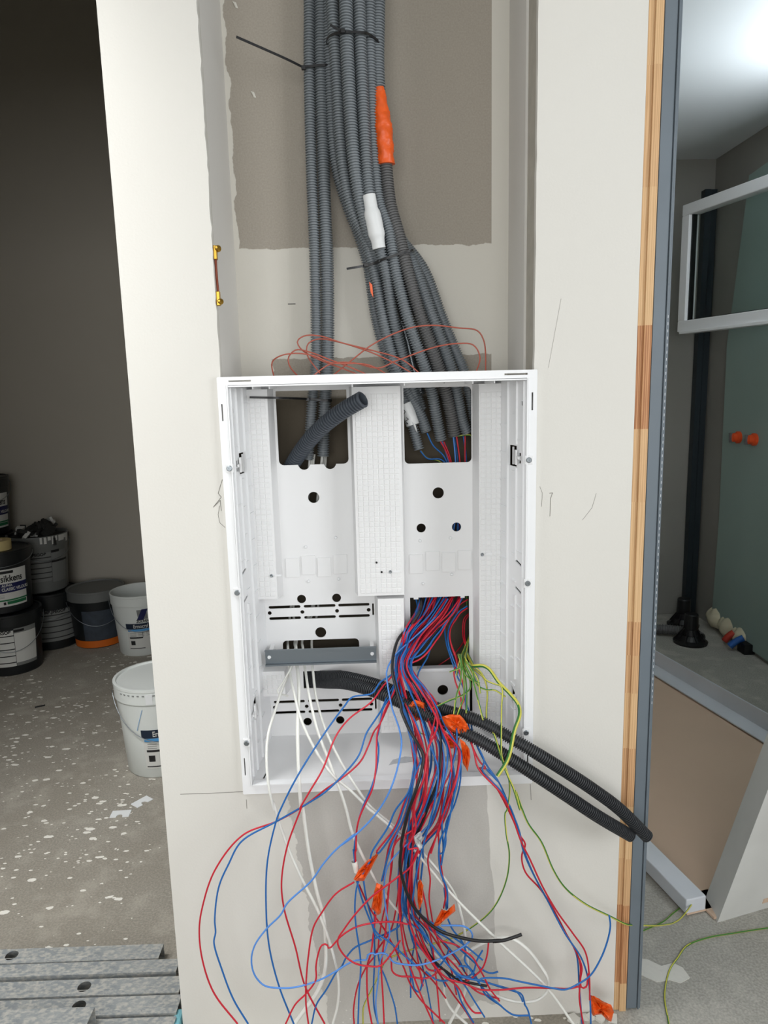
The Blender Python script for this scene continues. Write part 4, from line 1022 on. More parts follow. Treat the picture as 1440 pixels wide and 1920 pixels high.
# large fan at the bottom
def fan(col, s, where, off=None, r=RW): return W_(col, s, where, off=off, r=r)
TAILS = [
 ('lblue', 'D 530,70 420,210 385,380 400,600 435,800 400,950 350,1060 330,1250 310,1450 330,1632'),
 ('red', 'D 480,0 450,250 410,500 370,680 340,850 320,990 230,1110 150,1280 110,1500 115,1632'),
 ('red', 'D 490,0 440,300 420,500 405,700 390,860 370,1000 360,1130 375,1400 385,1632'),
 ('red', 'D 440,0 400,180 370,340'), ('blue', 'D 460,0 410,160 362,345'),
 ('blue', 'D 590,40 560,300 560,560 610,760 640,880 720,1080 750,1200 790,1400 830,1632'),
 ('red', 'D 560,30 525,300 520,560 545,820 570,980 650,1200 740,1430 830,1632'),
 ('red', 'D 575,20 530,400 540,650 580,880 620,1000 720,1140 830,1250 940,1400'),
 ('blue', 'D 620,10 560,350 550,600 620,720 690,780 800,900 960,1100 1100,1270 1200,1430 1290,1570'),
 ('red', 'D 600,30 590,420 640,650 700,880 800,1060 930,1250 1010,1370 1100,1490 1190,1630'),
 ('blue', 'D 640,10 600,300 580,600 640,850 760,1000 900,1120 1030,1290 1080,1430 1190,1620'),
 ('red', 'D 640,60 620,300 660,700 700,800 790,1020 900,1180 1050,1300 1130,1450 1200,1530 1260,1532'),
 ('blue', 'D 650,100 640,400 660,620 700,700 780,760 850,800 960,860 1080,970 1200,1080 1280,1150 1350,1175 1412,1160'),
 ('blue', 'D 745,0 735,150 715,340'), ('red', 'D 720,20 700,180 690,330'),
 ('red', 'D 720,380 760,560 785,700 830,800 900,880 1030,920 1100,970 1180,1030 1240,1130 1280,1200 1340,1320 1425,1425'),
 ('blue', 'D 700,610 740,690 780,760 860,830 960,940 1060,1060 1110,1160'),
 ('red', 'D 830,0 780,140 800,330 790,500 810,640 830,750 870,880 920,1000 1000,1080 1100,1200 1160,1290 1240,1350 1330,1380 1420,1405'),
 ('blue', 'D 885,0 890,250 950,420 955,590'), ('blue', 'D 940,0 900,180 925,400 945,600'),
 ('red', 'D 905,260 930,380 940,470 920,590'),
 ('blue', 'D 960,690 1000,780 1080,880 1120,980 1110,1060 1190,1170 1240,1260 1300,1370 1440,1470'),
 ('blue', 'D 300,620 295,800 300,1000 290,1300 295,1480 330,1632'),
 ('red', 'D 310,650 285,850 265,1000 235,1100 230,1250 240,1430 275,1632'),
 ('blue', 'D 330,1000 350,1110 390,1200 430,1310 480,1470 505,1632'),
 ('red', 'D 470,930 560,1120 620,1270 720,1420 830,1530 930,1625'),
]
SPOT = {3: 'red wire entering the upright orange tape second from the left', 4: 'blue wire entering the upright orange tape second from the left',
        13: 'blue wire entering the narrow upright orange tape', 14: 'red wire entering the narrow upright orange tape',
        18: 'blue wire entering the folded orange tape with the ear, left one', 19: 'blue wire entering the folded orange tape with the ear, right one', 20: 'short red wire beside two blue ones at the folded orange tape',
        21: 'blue wire leaving the folded orange tape and running to the lower right', 15: 'red wire leaving the narrow upright tape towards the lower right', 17: 'red wire with the widest swing right, ending beside the thick white cable',
        0: 'pale blue wire down the left part of the hanging bundle', 22: 'blue wire straight down from the upright orange tape second from the left', 23: 'red wire straight down from the upright orange tape second from the left',
        12: 'blue wire ending in a thick curled tip low on the right', 5: 'blue wire reaching the floor in the middle of the fan'}
UP = {0: 900, 1: 560, 2: 640, 3: 500, 4: 520, 5: 700, 6: 600, 7: 620, 8: 760, 9: 720, 10: 800, 11: 740, 12: 860, 13: 930, 14: 900, 17: 1050, 18: 1120, 19: 1180, 20: 1160}
rr = random.Random(21)
ups = [i for i in range(len(TAILS)) if i in UP]
order = sorted(ups, key=lambda i: UP[i])
rank = {i: k / (len(order) - 1) for k, i in enumerate(order)}
gl = {'red': 'red insulated wire among the dense red and blue bundle hanging from the box', 'blue': 'blue insulated wire among the dense red and blue bundle hanging from the box', 'lblue': 'blue insulated wire among the dense red and blue bundle hanging from the box'}
gg = {'red': 'red wires of the hanging bundle', 'blue': 'blue wires of the hanging bundle', 'lblue': 'blue wires of the hanging bundle'}
for i, (col, s) in enumerate(TAILS):
    jit = rr.uniform(-.018, .014)
    tail = trace(s, jit - .012)
    pts = (loom(rank[i], jit, rr) if i in rank else []) + tail
    lab, grp_ = (SPOT[i], None) if i in SPOT else (gl[col], gg[col])
    nm = 'red_wire' if col == 'red' else 'blue_wire'
    wire_obj(nm, pts, RW * rr.uniform(.92, 1.06), M[col], lab, 'wire', grp_)
# fillers of the same loom: each runs from the opening to its own end in the fan
ENDS = [(700, 1790), (745, 1800), (792, 1850), (812, 1790), (835, 1850), (856, 1865), (880, 1835), (905, 1800), (825, 1915), (770, 1870)]
for k, (ex, ey) in enumerate(ENDS):
    col = ('red', 'blue', 'red', 'blue', 'blue', 'red')[k % 6]
    jit = rr.uniform(-.02, .02); u = (k + .5) / len(ENDS)
    pts = loom(u, jit, rr)
    x = pts[-1]; sx = 752 + 60 * u * .7
    mid = [(sx - 8 + rr.uniform(-5, 5), 1600), (sx - 10 + rr.uniform(-8, 8), 1650), (sx - 4 + rr.uniform(-8, 8), 1705), (sx + (ex - sx) * .35 + rr.uniform(-10, 10), 1745), (sx + (ex - sx) * .75 + rr.uniform(-8, 8), 1745 + (ey - 1745) * .55), (ex, ey)]
    if ey < 1770: mid[-3:] = [(sx + (ex - sx) * .6, 1735), (ex, ey)]
    pts += [PY(a, c, prof(c) + jit) for a, c in mid]
    pts = [p if p.z > RW else Vector((p.x, p.y, RW)) for p in pts]
    wire_obj('red_wire' if col == 'red' else 'blue_wire', pts, RW * rr.uniform(.92, 1.06), M[col], gl[col], 'wire', gg[col])
# wires glimpsed behind the plate between the conduit ends and the lower opening
bk = [('blue', (801, 812), (812, 835), (835, 860), (850, 960), (815, 1120)), ('red', (826, 828), (838, 850), (850, 900), (840, 1000), (800, 1119)), ('red', (832, 828), (845, 862), (860, 960), (850, 1118)),
      ('lblue', (829, 828), (840, 862), (858, 985), (835, 1118)), ('blue', (852, 818), (858, 862), (862, 990), (858, 1100), (845, 1118)), ('red', (856, 818), (862, 862), (870, 985), (862, 1118)), ('lblue', (850, 818), (854, 862), (855, 960), (825, 1118)),
      ('red', (872, 814), (872, 862), (874, 960), (868, 1118)), ('blue', (868, 812), (874, 862), (868, 950), (858, 1000), (872, 1110)), ('yg', (789, 845), (800, 858), (825, 866), (850, 900), (870, 1000), (876, 1140)), ('yg', (858, 818), (870, 816), (884, 817), (892, 850)), ('blue', (788, 845), (802, 860), (828, 862), (852, 900), (860, 1000))]
for j, (col, *pp) in enumerate(bk):
    pts = [PY(x, y, .197 + .004 * (j % 5)) for x, y in pp]
    lab = {'red': 'red wire coming out of a conduit end behind the box back plate', 'yg': 'green-yellow wire coming out of a conduit end in the upper right opening'}.get(col, 'blue wire coming out of a conduit end behind the box back plate')
    if col == 'yg': wire_obj('earth_wire', pts, RW, [M['yellow'], M['green']], lab, 'wire', 'earth wires in the upper right opening', stripe=True)
    else: wire_obj('red_wire' if col == 'red' else 'blue_wire', pts, RW, M[col], lab, 'wire', 'wires behind the back plate, ' + ('red' if col == 'red' else 'blue'))
for j, s in enumerate(('B 1270,320 1200,400 1180,560 1190,700 1225,820', 'B 1270,350 1220,430 1205,600 1215,720 1240,830', 'B 1200,740,.20 1100,880,.21 990,985,.21 880,1060,.21 760,1140,.21')):
    W_('red', s, ('thin dark red wire at the right edge of the lower opening, outer one', 'thin dark red wire at the right edge of the lower opening, inner one', 'red wire crossing low behind the lower opening')[j], off=.03 if j < 2 else 0, r=.0014)
W_('blue', 'B 920,450 820,600 720,720 690,860 650,980 580,1100 520,1200 500,1290', 'blue wire bowing right at the lower edge of the opening', off=.01)
W_('blue', 'B 920,470 860,560 760,680 680,800 600,900 520,960 440,990 370,1010 345,1045 370,1120 430,1240 500,1330 600,1440 700,1600 760,1740; C 1000,90 1150,90 1190,170 1195,400 1150,600 1110,800 1060,1000 1045,1200 1050,1495; D 885,100', 'blue wire with a sharp elbow at the lower opening, crossing the large orange flap', off=-.025)
W_('red', 'B 930,490 860,620 760,760 690,860 600,960 500,1030 420,1060 390,1090 420,1160 500,1290 600,1440 720,1560 800,1700 800,1740; C 950,200 900,420 860,700 760,950; D 640,0', 'red wire with a sharp elbow at the lower opening, just below the blue one', off=-.025)
W_('red', 'C 1030,160 1110,200 1170,330 1160,560 1080,760 940,980 800,1180 700,1350', 'red wire arching out under the large orange flap', off=-.02)
W_('blue', 'C 1245,450 1240,560 1190,800 1130,1100 1075,1350 1060,1480; D 900,200', 'blue wire on the right border of the bundle, below the tape strip', off=-.03)
W_('red', 'C 1230,430 1220,600 1180,780 1100,980 1030,1180 930,1495', 'red wire on the right border of the bundle, below the tape strip', off=-.03)
# short stubs
for col, s, lab in (('blue', 'D 970,945 955,1000 900,1090 830,1160', 'short blue wire tip pointing up in the middle of the fan'),
                    ('blue', 'D 1270,970 1220,1060 1190,1160 1150,1200 1060,1220', 'short blue wire tip pointing up right of the fan'),
                    ('red', 'D 1325,900 1310,1020 1270,1130 1210,1190 1100,1255 1000,1240 900,1180 800,1060 700,880', 'red wire curving up to the thick black cable at its end'),
                    ('red', 'D 440,1000 450,1070 460,1160 520,1200 620,1205 720,1222 800,1210 860,1170', 'red wire lying sideways low on the grey patch'),
                    ('blue', 'D 550,900 600,1060 640,1240 660,1320 700,1345 725,1280 750,1200', 'blue wire with a small loop near the floor'),
                    ('red', 'D 0,970 80,1060', None),
                    ('red', 'D 760,1050 755,1100 790,1145 860,1150 920,1130', 'tiny red loop in the lower middle of the fan'),
                    ('blue', 'D 760,1160 850,1230 920,1245 980,1230; E 20,720 180,760 450,835 520,860 565,920 575,950', 'blue wire ending beyond the white loop'),
                    ('blue', 'E 590,970 620,1020 640,1090 655,1150', 'short blue wire piece below the white loop'),
                    ('blue', 'E 0,630 80,640 150,740 230,840 300,920 370,980 440,1040 500,1072 630,1075', 'blue wire whose lower end runs level to the right near the floor')):
    if lab: W_(col, s, lab, off=-.02)
# black cables
W_('black', 'B 560,80 540,280 400,500 230,680 150,900 125,1170 170,1400 260,1750; C 620,0 700,200 800,370 850,480 830,650 760,880 690,1080 640,1300 620,1420; D 540,40 528,200 560,360 640,560 760,700 900,800 1100,860 1250,885 1440,880; E 300,410 400,400 500,370 568,345', 'thick black cable curving out in front with its cut end pointing right', off=-.045, r=.0031)
W_('black', 'B 1040,90 1000,300 900,440 700,700 500,900 400,1060 360,1200 500,1450; C 890,20 1010,200 1035,450 1010,700 930,930 860,1130 780,1300 700,1450; D 620,400 650,650 700,800 760,950 850,1080 960,1170 1050,1230 1160,1262 1310,1290', 'thinner black cable inside the bundle ending at the bottom right of the fan', off=-.02, r=.0024)
# white cables
WR = .0036
WP = [(-1, .2)]
def wc(s, lab, off=0.0, r=WR, flat=.75): return W_('white', s, lab, off=off, r=r, flat=flat)
Ywin = .195
wc('P 582,845,.215 568,1000,.215 545,1140,.215; H 638,480,.20 640,545,.165 646,672,.130 652,710,.105 680,850,.04; H 740,1080,-.01 860,1330,-.05 980,1500,-.07 1100,1600,-.075 1250,1750,-.07; F 1150,250,-.07 1350,420,-.07; G 400,640,-.08 620,860,-.08 860,1090,-.08 1000,1280,-.09', 'long white cable running diagonally to the bottom right corner of the wires')
wc('P 606,840,.215 590,1000,.215 585,1140,.215; H 696,480,.20 700,545,.165 708,672,.130 712,710,.105 722,850,.05; H 712,1150,-.02 722,1500,-.07 742,1760,-.07; F 740,220,-.07 780,500,-.07 830,750,-.07 870,900,-.065 885,1050,-.06 880,1250,-.06 830,1380,-.06 760,1480,-.06 700,1560,-.06', 'white cable going almost straight down, the thicker of the left ones', r=.0046)
wc('P 586,850,.222 570,1000,.22 550,1140,.22; H 705,490,.20 690,560,.165 668,672,.130 648,725,.10 600,840,.06; H 540,1020,.02 490,1200,-.02 480,1400,-.06 500,1600,-.075 540,1760,-.07; F 560,200,-.07 640,450,-.07 740,680,-.07 840,880,-.07 920,1100,-.065 965,1300,-.06 960,1450,-.06 930,1570,-.06', 'leftmost white cable bowing out over the bottom edge of the box')
wc('P 608,850,.222 598,1000,.22 588,1140,.22; H 748,480,.20 752,545,.165 764,672,.130 772,715,.105 800,900,.03; H 860,1150,-.02 940,1370,-.055 1020,1580,-.072 1080,1760,-.07; F 1050,400,-.07 1200,700,-.07 1290,830,-.07; D 590,700,-.05 790,950,-.045 900,1060,-.045 1100,1220,-.05 1300,1330,-.055; E 430,930,-.055 580,955,-.055 720,930,-.055 800,850,-.055 800,740,-.055 730,620,-.05 620,480,-.05 500,392,-.045 400,370,-.04 260,405,-.035 100,490,-.035 0,580,-.035; D 980,1070,-.035', 'white cable ending in a wide loop at the bottom right of the fan')
wc('P 611,852,.23 604,1000,.23 596,1140,.23; H 818,485,.20 820,560,.175 823,672,.135 828,720,.11 850,900,.06; H 920,1150,.0 1040,1400,-.045 1150,1580,-.062 1250,1720,-.06; G 100,290,-.06 260,440,-.06 400,620,-.06 440,740,-.055 460,850,-.05 470,1000,-.045 460,1110,-.045 380,1280,-.05', 'white cable passing behind the bundle and turning straight down on its right')
wc('D 935,1230,-.035 925,1300,-.04 935,1400,-.04 990,1500,-.045 1060,1570,-.05 1130,1632,-.05', 'short white cable end curving along the floor at the bottom')
wc('H 700,560,.16 655,700,.10 600,800,.07 560,870,.05 640,900,.06', 'short white wire stub tucked under the steel rail', r=.0018, flat=1)
wc('P 590,852,.225 588,868,.22 586,900,.22', 'white cable end glimpsed in the upper left opening', r=.003)
# earth wires
yl = 'green-yellow earth wires bunched at the right side of the lower opening'
W_('yg', 'B 1215,860,.17 1290,1010,.12 1335,1100,.08; A 800,715,.06 870,713,.05 920,740,.04 1000,850,.02 1080,930,.0 1150,1020,-.02 1163,1100,-.04 1120,1230,-.06 1070,1450,-.085 985,1590,-.095', 'thick green-yellow cable bowing right and ending at the box edge', r=.0036)
W_('yg', 'A 730,600,.15 740,690,.09 800,720,.06 850,760,.05 900,830,.03 960,857,.02 1018,880,.01 1018,1050,-.02 1015,1300,-.06 1020,1430,-.075 1070,1580,-.085 1083,1700,-.08 1062,1860,-.08; G 660,225,-.08 665,330,-.08 680,430,-.075 665,560,-.07 600,700,-.06 500,790,-.05 370,860,-.045 250,890,-.045 130,930,-.045; D 400,1060,-.045 350,1160,-.045 260,1350,-.045 200,1480,-.045 195,1632,-.045', 'green-yellow wire arcing from the box edge back left behind the bundle', r=.0016)
W_('yg', 'A 735,610,.15 750,700,.09 880,815,.045 905,920,.03 900,1130,-.0 960,1260,-.045 1010,1420,-.07 1060,1570,-.085 1110,1680,-.085 1165,1860,-.085; G 710,110,-.085 770,270,-.08 840,370,-.075 900,510,-.07 960,600,-.06 1060,680,-.05 1180,740,-.035 1260,780,-.02; I 250,1425,.02 380,1425,.12 460,1400,.2 520,1330,.26 550,1280,.30 568,1284,.29 575,1305,.28', 'long green-yellow wire running right past the door frame to the cardboard tray', r=.0019)
def fl(s, r=.0018):
    out = []
    for t in s.split():
        x, y = [float(v) for v in t.split(',')]; out.append(PZ(1100 + x / 2.667, 1200 + y / 2.667, r))
    return out
p_ = fl('575,1305 560,1318 500,1322 440,1360 380,1410 280,1455 200,1500')
wire_obj('earth_wire', p_, .0017, [M['yellow'], M['green']], 'green-yellow wire lying on the floor from the tray corner towards the door frame', 'wire', stripe=True)
wire_obj('earth_wire', fl('960,1435 907,1440 740,1465 600,1490 500,1530 455,1590 420,1640 400,1700 390,1790 410,1915 415,1990'), .0019, [M['yellow'], M['green']], 'long curved green-yellow wire lying alone on the concrete floor at the right', 'wire', stripe=True)
SH = ['B 1120,960 1150,1040 1145,1130 1060,1170 985,1200', 'B 1150,970 1190,1180 1270,1290 1440,1370', 'A 740,680 790,780 830,870 900,905 960,905 1050,960', 'A 720,700 765,820 765,900 700,950 600,990 460,1058',
      'A 730,700 790,830 830,980 872,1142', 'A 700,720 690,850 660,950 640,1100', 'A 715,740 718,950 690,1040 665,1110', 'A 730,780 742,930 738,1088', 'A 745,690 790,760 797,870', 'A 735,660 770,720 830,820 850,930', 'A 695,650 675,720 660,788']
SL = ['short green-yellow wire end pointing left across the blue pair', 'short green-yellow wire end pointing right below the opening corner', 'green-yellow wire end reaching furthest right inside the box', 'green-yellow wire end reaching far left over the black conduit',
      'green-yellow wire end hanging down right, longest on that side', 'green-yellow wire end hanging down to the large orange flap, left one', 'green-yellow wire end hanging down to the large orange flap, right one', 'green-yellow wire end hanging straight down beside the blue wires',
      'short green-yellow wire end with a pale tip in the middle of the earth wires', 'green-yellow wire end curving down right among the earth wires', 'shortest green-yellow wire end crossing the red and blue pair']
for j, (s, lab) in enumerate(zip(SH, SL)):
    start = PY(809 + (j % 5) * 2 + 58, 1222 + (j * 3) % 9, .17 - .004 * j)
    pts = [PY(880 + (j % 4), 1190, .20), start] + trace(s, -.045 + .004 * (j % 4))
    wire_obj('earth_wire', pts, .0017, [M['yellow'], M['green']], lab, 'wire', 'green-yellow wire ends at the right of the lower opening', stripe=True)
W_('yg', 'C 750,230,.03 800,238,.03 860,262,.03 900,272,.035', 'short green-yellow wire piece lying on the box floor behind the bundle', r=.0012)
# brown wires lying over the top of the box
CW = ['J 350,545,.10 340,480,.09 370,455,.08 430,445,.08 500,455,.08 560,480,.08 700,488,.08 790,535,.09', 'J 445,540,.12 405,490,.10 402,460,.10 430,432,.10 480,440,.10 560,470,.09 640,500,.09 720,535,.09',
      'J 560,535,.11 640,470,.10 720,410,.09 850,352,.085 940,340,.085 1040,350,.09 1110,360,.09 1135,400,.09 1142,530,.10', 'J 905,530,.10 830,470,.10 700,430,.10 600,405,.105 520,380,.105 460,380,.105 435,400,.105 450,430,.105 520,470,.10 600,500,.10 690,535,.10',
      'J 800,475,.075 950,422,.075 1040,408,.08 1095,414,.08 1120,460,.08 1100,530,.09', 'J 520,520,.115 472,450,.115 475,410,.115 510,392,.115 570,398,.11 700,437,.10 800,482,.10 890,535,.10', 'J 480,540,.09 560,485,.09 640,480,.09 740,500,.08 800,475,.08']
CL = ['brown wire loop reaching furthest left over the box top', 'brown wire loop second from the left over the box top', 'brown wire arching highest and furthest right over the conduits', 'brown wire with a round loop in front of the left conduit pair', 'brown wire in a low arch at the right, under the highest one', 'brown wire forming the inner small loop by the left conduit pair', 'brown wire lying flat just above the box rim']
for s, lab in zip(CW, CL): W_('copper', s, lab, off=0, r=.00135)

# ------------------------------------------------------------------ buckets in the store room
class Cone:
    def __init__(s, c, z0, z1, r0, r1, a0, k=1.0): s.k = k; s.c = c; s.z0 = z0; s.z1 = z1; s.r0 = r0; s.r1 = r1; s.a0 = a0
    def r(s, z): return s.r0 + (s.r1 - s.r0) * (z - s.z0) / (s.z1 - s.z0)
    def at(s, u, z, d=0.0):
        z = s.z0 + (z - s.z0) * s.k
        R = s.r(z) + d; a = s.a0 + u / s.r1
        return Vector((s.c.x + R * math.sin(a), s.c.y - R * math.cos(a), z))
def patch(mb, cn, u0, u1, z0, z1, d, mi=0, n=None):
    n = n or max(2, int((u1 - u0) / .008)); vs = []; fs = []
    for k in range(n + 1):
        u = u0 + (u1 - u0) * k / n
        vs += [cn.at(u, z0, d), cn.at(u, z1, d), cn.at(u, z0, d - .0012), cn.at(u, z1, d - .0012)]
    for k in range(n):
        a, b_ = k * 4, k * 4 + 4
        fs += [(a, b_, b_ + 1, a + 1), (a + 2, a + 3, b_ + 3, b_ + 2), (a, a + 2, b_ + 2, b_), (a + 1, b_ + 1, b_ + 3, a + 3)]
    fs += [(0, 1, 3, 2), (n * 4, n * 4 + 2, n * 4 + 3, n * 4 + 1)]
    mb.add(vs, fs, mi)
def lettering(cn, s, u, z, size, mt, parent, d=.0016, bold=0.0, squash=1.0, label=None):
    vs, fs = text_mesh(s, size, bold)
    o = from_data('lettering', [cn.at(u + v.x * squash, z + v.y, d) for v in vs], fs, M[mt], parent)
    return tag(o, label)
def bucket(c, label, body, z0=0.0, h=.27, rt=.15, rb=.125, turn=0.0, lid=None, band=.055, handle=True, hdrop=0.6, group=None, nom=.285):
    a0 = math.atan2(0 - c.x, c.y + CD) + turn
    t = thing('paint_bucket', Vector((c.x, c.y, z0)), label, 'bucket', group)
    c3 = Vector((c.x, c.y, z0))
    th_ = .003
    prof_ = [(rb * .96, 0), (rb, .006), (rb + (rt * .955 - rb) * .5, h * .5), (rt * .955, h - band)]
    b = MB(); b.lathe(prof_, c3, 48); b.build('bucket_body', M[body], t, True); sharp(COL.objects[-1])
    bandm = body if lid is None else lid
    pr = [(rt * .955, h - band - .001), (rt * .985, h - band), (rt * .99, h - .012), (rt, h - .010), (rt, h - .001)]
    if lid is None:
        pr += [(rt - .003, h), (rt - .007, h - .003), (rt - .009, h - .02), (rt * .93, h - band), (rb, .02), (0.001, .02)]
        b = MB(); b.lathe(pr, c3, 48, cap0=False); o = b.build('rim', M[bandm], t, True)
    else:
        pr += [(rt - .004, h), (rt - .010, h), (rt - .013, h - .006), (0.001, h - .006)]
        b = MB(); b.lathe(pr, c3, 48, cap0=False); o = b.build('lid', M[bandm], t, True)
    sharp(o)
    cn = Cone(c3, z0, z0 + h, rb, rt * .99, a0, h / nom)
    if handle:
        pts = []
        for k in range(19):
            a = math.pi * k / 18; R = rt + .004
            u = math.cos(a); dpt = math.sin(a)
            dirx = Vector((math.cos(a0), math.sin(a0), 0)); diry = Vector((math.sin(a0), -math.cos(a0), 0))
            zz = z0 + h - band * .55 - dpt * h * hdrop * .55
            R2 = cn.r(zz) + .006
            pts.append(c3.xy.to_3d() + dirx * (R * u) + diry * (R2 * dpt) + Vector((0, 0, zz)))
        v, f, _ = tube_data(pts, .0016, 6, .012); from_data('handle', v, f, M['steel'], t, True)
    return t, cn
def base_pt(px, py, r, z=0.0):
    p = PZ(px, py, z); d = Vector((p.x, p.y + CD, 0)).normalized(); return p + d * r
HB = .27
def sikkens(t, cn, z0):
    b = MB(); patch(b, cn, -.13, .13, z0 + .035, z0 + .205, .0004); lab = b.build('label', M['label'], t)
    b = MB(); patch(b, cn, -.13, .06, z0 + .186, z0 + .198, .0009); b.build('black_bar', M['ink'], lab)
    b = MB(); patch(b, cn, -.13, .13, z0 + .098, z0 + .140, .0009); b.build('navy_band', M['navy'], lab)
    b = MB(); patch(b, cn, -.13, .13, z0 + .060, z0 + .067, .0009); patch(b, cn, .02, .125, z0 + .044, z0 + .058, .0009); b.build('green_band', M['lgreen'], lab)
    b = MB(); patch(b, cn, .002, .014, z0 + .043, z0 + .056, .0012); b.build('ink_square', M['ink'], lab)
    b = MB(); [patch(b, cn, -.055, .01, z0 + .075 + .006 * k, z0 + .0765 + .006 * k, .0009) for k in range(3)]; b.build('small_print', M['lgrey'], lab)
    lettering(cn, 'sikkens', .052, z0 + .162, .042, 'ink', lab, bold=.001, squash=.86)
    lettering(cn, 'ALPHA', .026, z0 + .131, .016, 'label', lab, bold=.0003)
    lettering(cn, 'CLASSIC VELOURS', .070, z0 + .113, .019, 'label', lab, bold=.0005, squash=.9)
def stripes(t, cn, z0, grey='lgrey', n=5, text='MB.JPEGOB', u0=-.07, u1=.12, lo=.05, hi=.20, tu=.03):
    b = MB(); patch(b, cn, u0, u1, z0 + lo, z0 + hi, .0004); lab = b.build('label', M[grey], t)
    b = MB()
    for k in range(n): zz = z0 + lo + .016 + (hi - lo - .043) * k / (n - 1); patch(b, cn, u0, u1, zz, zz + .0045, .0009)
    b.build('black_stripe', M['ink'], lab)
    lettering(cn, text, tu, z0 + hi - .0075, .0195, 'ink', lab, bold=.0008, squash=1.15)
    return lab
cB = base_pt(30, 1266, .125); cE = base_pt(104, 1218, .125)
sB = Vector((cB.x, cB.y, 0))
t, cn = bucket(sB, 'black bucket with grey label at the foot of the left bucket stack', 'bk', 0, .305, .150, .128, lid='bk', hdrop=.9)
lab = stripes(t, cn, 0, 'label', 5, 'MB.JPEGOB', -.14, .01, .045, .215, -.055)
b = MB(); patch(b, cn, .012, .125, .045, .222, .0004); patch(b, cn, .012, .125, .06, .2, .0008, 1); patch(b, cn, .012, .06, .205, .216, .0012, 2); b.build('grey_label', [M['lgrey'], M['label'], M['ink']], t)
t, cn = bucket(sB + Vector((-.02, .0, 0)), 'black bucket with white and navy label, carrying the tape roll', 'bk', .308, .305, .150, .13, turn=.0, lid='bk', hdrop=.25)
sikkens(t, cn, .308)
# roll of masking tape
p = Vector((sB.x + .0, sB.y - .03, .6085))
rl = thing('tape_roll', p, 'cream roll of masking tape lying on the lid of the left bucket stack', 'tape roll')
b = MB(); b.lathe([(.026, 0), (.062, 0), (.062, .046), (.026, .046), (.026, 0)], p, 40, cap0=False); b.build('tape', M['mask'], rl, True); sharp(COL.objects[-1])
b = MB(); b.lathe([(.024, .001), (.026, .001), (.026, .0462), (.024, .0462), (.024, .001)], p, 40, cap0=False); b.build('core', M['card'], rl, True); sharp(COL.objects[-1])
# second stack
sE = Vector((cE.x, cE.y, 0))
t, cn = bucket(sE, 'black bucket with striped grey label under the rubbish-filled bucket', 'bk', 0, .305, .148, .130, lid='bk')
stripes(t, cn, 0, 'lgrey', 5, 'MB.JPEGOB', -.07, .125, .045, .205, .02)
t, cn = bucket(sE + Vector((-.035, .01, 0)), 'grey open bucket heaped with rubbish on a black bucket, paint smeared on its rim', 'bgrey', .308, .305, .152, .128, turn=.25)
stripes(t, cn, .308, 'lgrey', 5, 'MB.JPEGOB', -.15, .02, .06, .205, -.06)
b = MB(); patch(b, cn, .022, .12, .308 + .05, .308 + .205, .0004); patch(b, cn, .022, .07, .308 + .20, .308 + .212, .0008, 1); patch(b, cn, .022, .13, .308 + .15, .308 + .16, .0008, 1); b.build('side_label', [M['lgrey'], M['ink']], t)
b = MB()
rj = random.Random(3)
for k in range(9):
    u = -.03 + .02 * k; w = rj.uniform(.008, .02); hh = rj.uniform(.015, .045)
    patch(b, Cone(cn.c, cn.z0, cn.z1, cn.r0, cn.r1 + .0025, cn.a0), u, u + w, .613 - .006 - hh, .613 - .004, .001)
b.build('paint_smear', M['label'], t)
cc = sE + Vector((-.035, .01, 0)); pts = []
for k in range(46):
    a = rj.uniform(0, 6.28); R = .12 * math.sqrt(rj.random())
    pts.append((cc.x + R * math.cos(a) + .02, cc.y + R * math.sin(a), .597 + rj.uniform(0, .05) + .03 * (1 if math.cos(a) > 0 else 0), rj.uniform(.012, .026)))
bm = MB()
for (x, y, z, s_) in pts:
    R_ = Matrix.Translation((x, y, z)) @ Matrix.Rotation(rj.uniform(0, 3), 4, (rj.random(), rj.random(), rj.random() + .1))
    bm.box(-s_, s_, -s_ * .7, s_ * .7, -s_ * .4, s_ * .4, mi=0 if rj.random() < .78 else 1, T=R_)
bm.box(cc.x - .13, cc.x + .13, cc.y - .09, cc.y + .09, .56, .60, mi=0)
o = bm.build('rubbish', [M['junk'], M['label']]); tag(o, 'dark and white rubbish heaped in the open grey bucket', 'rubbish', kind='stuff')
# third stack at the far left
sA = Vector((PY(-32, 990, sE.y + .02).x, sE.y + .02, 0))
for k, lab in enumerate(('black bucket at the foot of the leftmost back stack', 'black bucket in the middle of the leftmost back stack', 'black bucket with white and navy label, highest one at the left edge')):
    t, cn = bucket(sA, lab, 'bk', .308 * k, .305, .150, .13, turn=.25, lid='bk')
    if k == 2: sikkens(t, cn, .616)
# bucket with the orange base
cF = base_pt(190, 1215, .125)
t, cn = bucket(Vector((cF.x, cF.y, 0)), 'dark grey bucket with orange base and loose lid between the stacks and the white bucket', 'bk', 0, .312, .150, .125, lid='bgrey', hdrop=.9, nom=.245)
b = MB(); patch(b, cn, -.19, .19, .004, .034, .001); b.build('orange_band', M['borange'], t)
b = MB(); patch(b, cn, -.09, .15, .036, .165, .001); M['slate'] = mat('worn_slate_label', (52, 60, 70), .7, var=.2, vscale=30); b.build('worn_label', M['slate'], t)
for k in range(6):
    pass
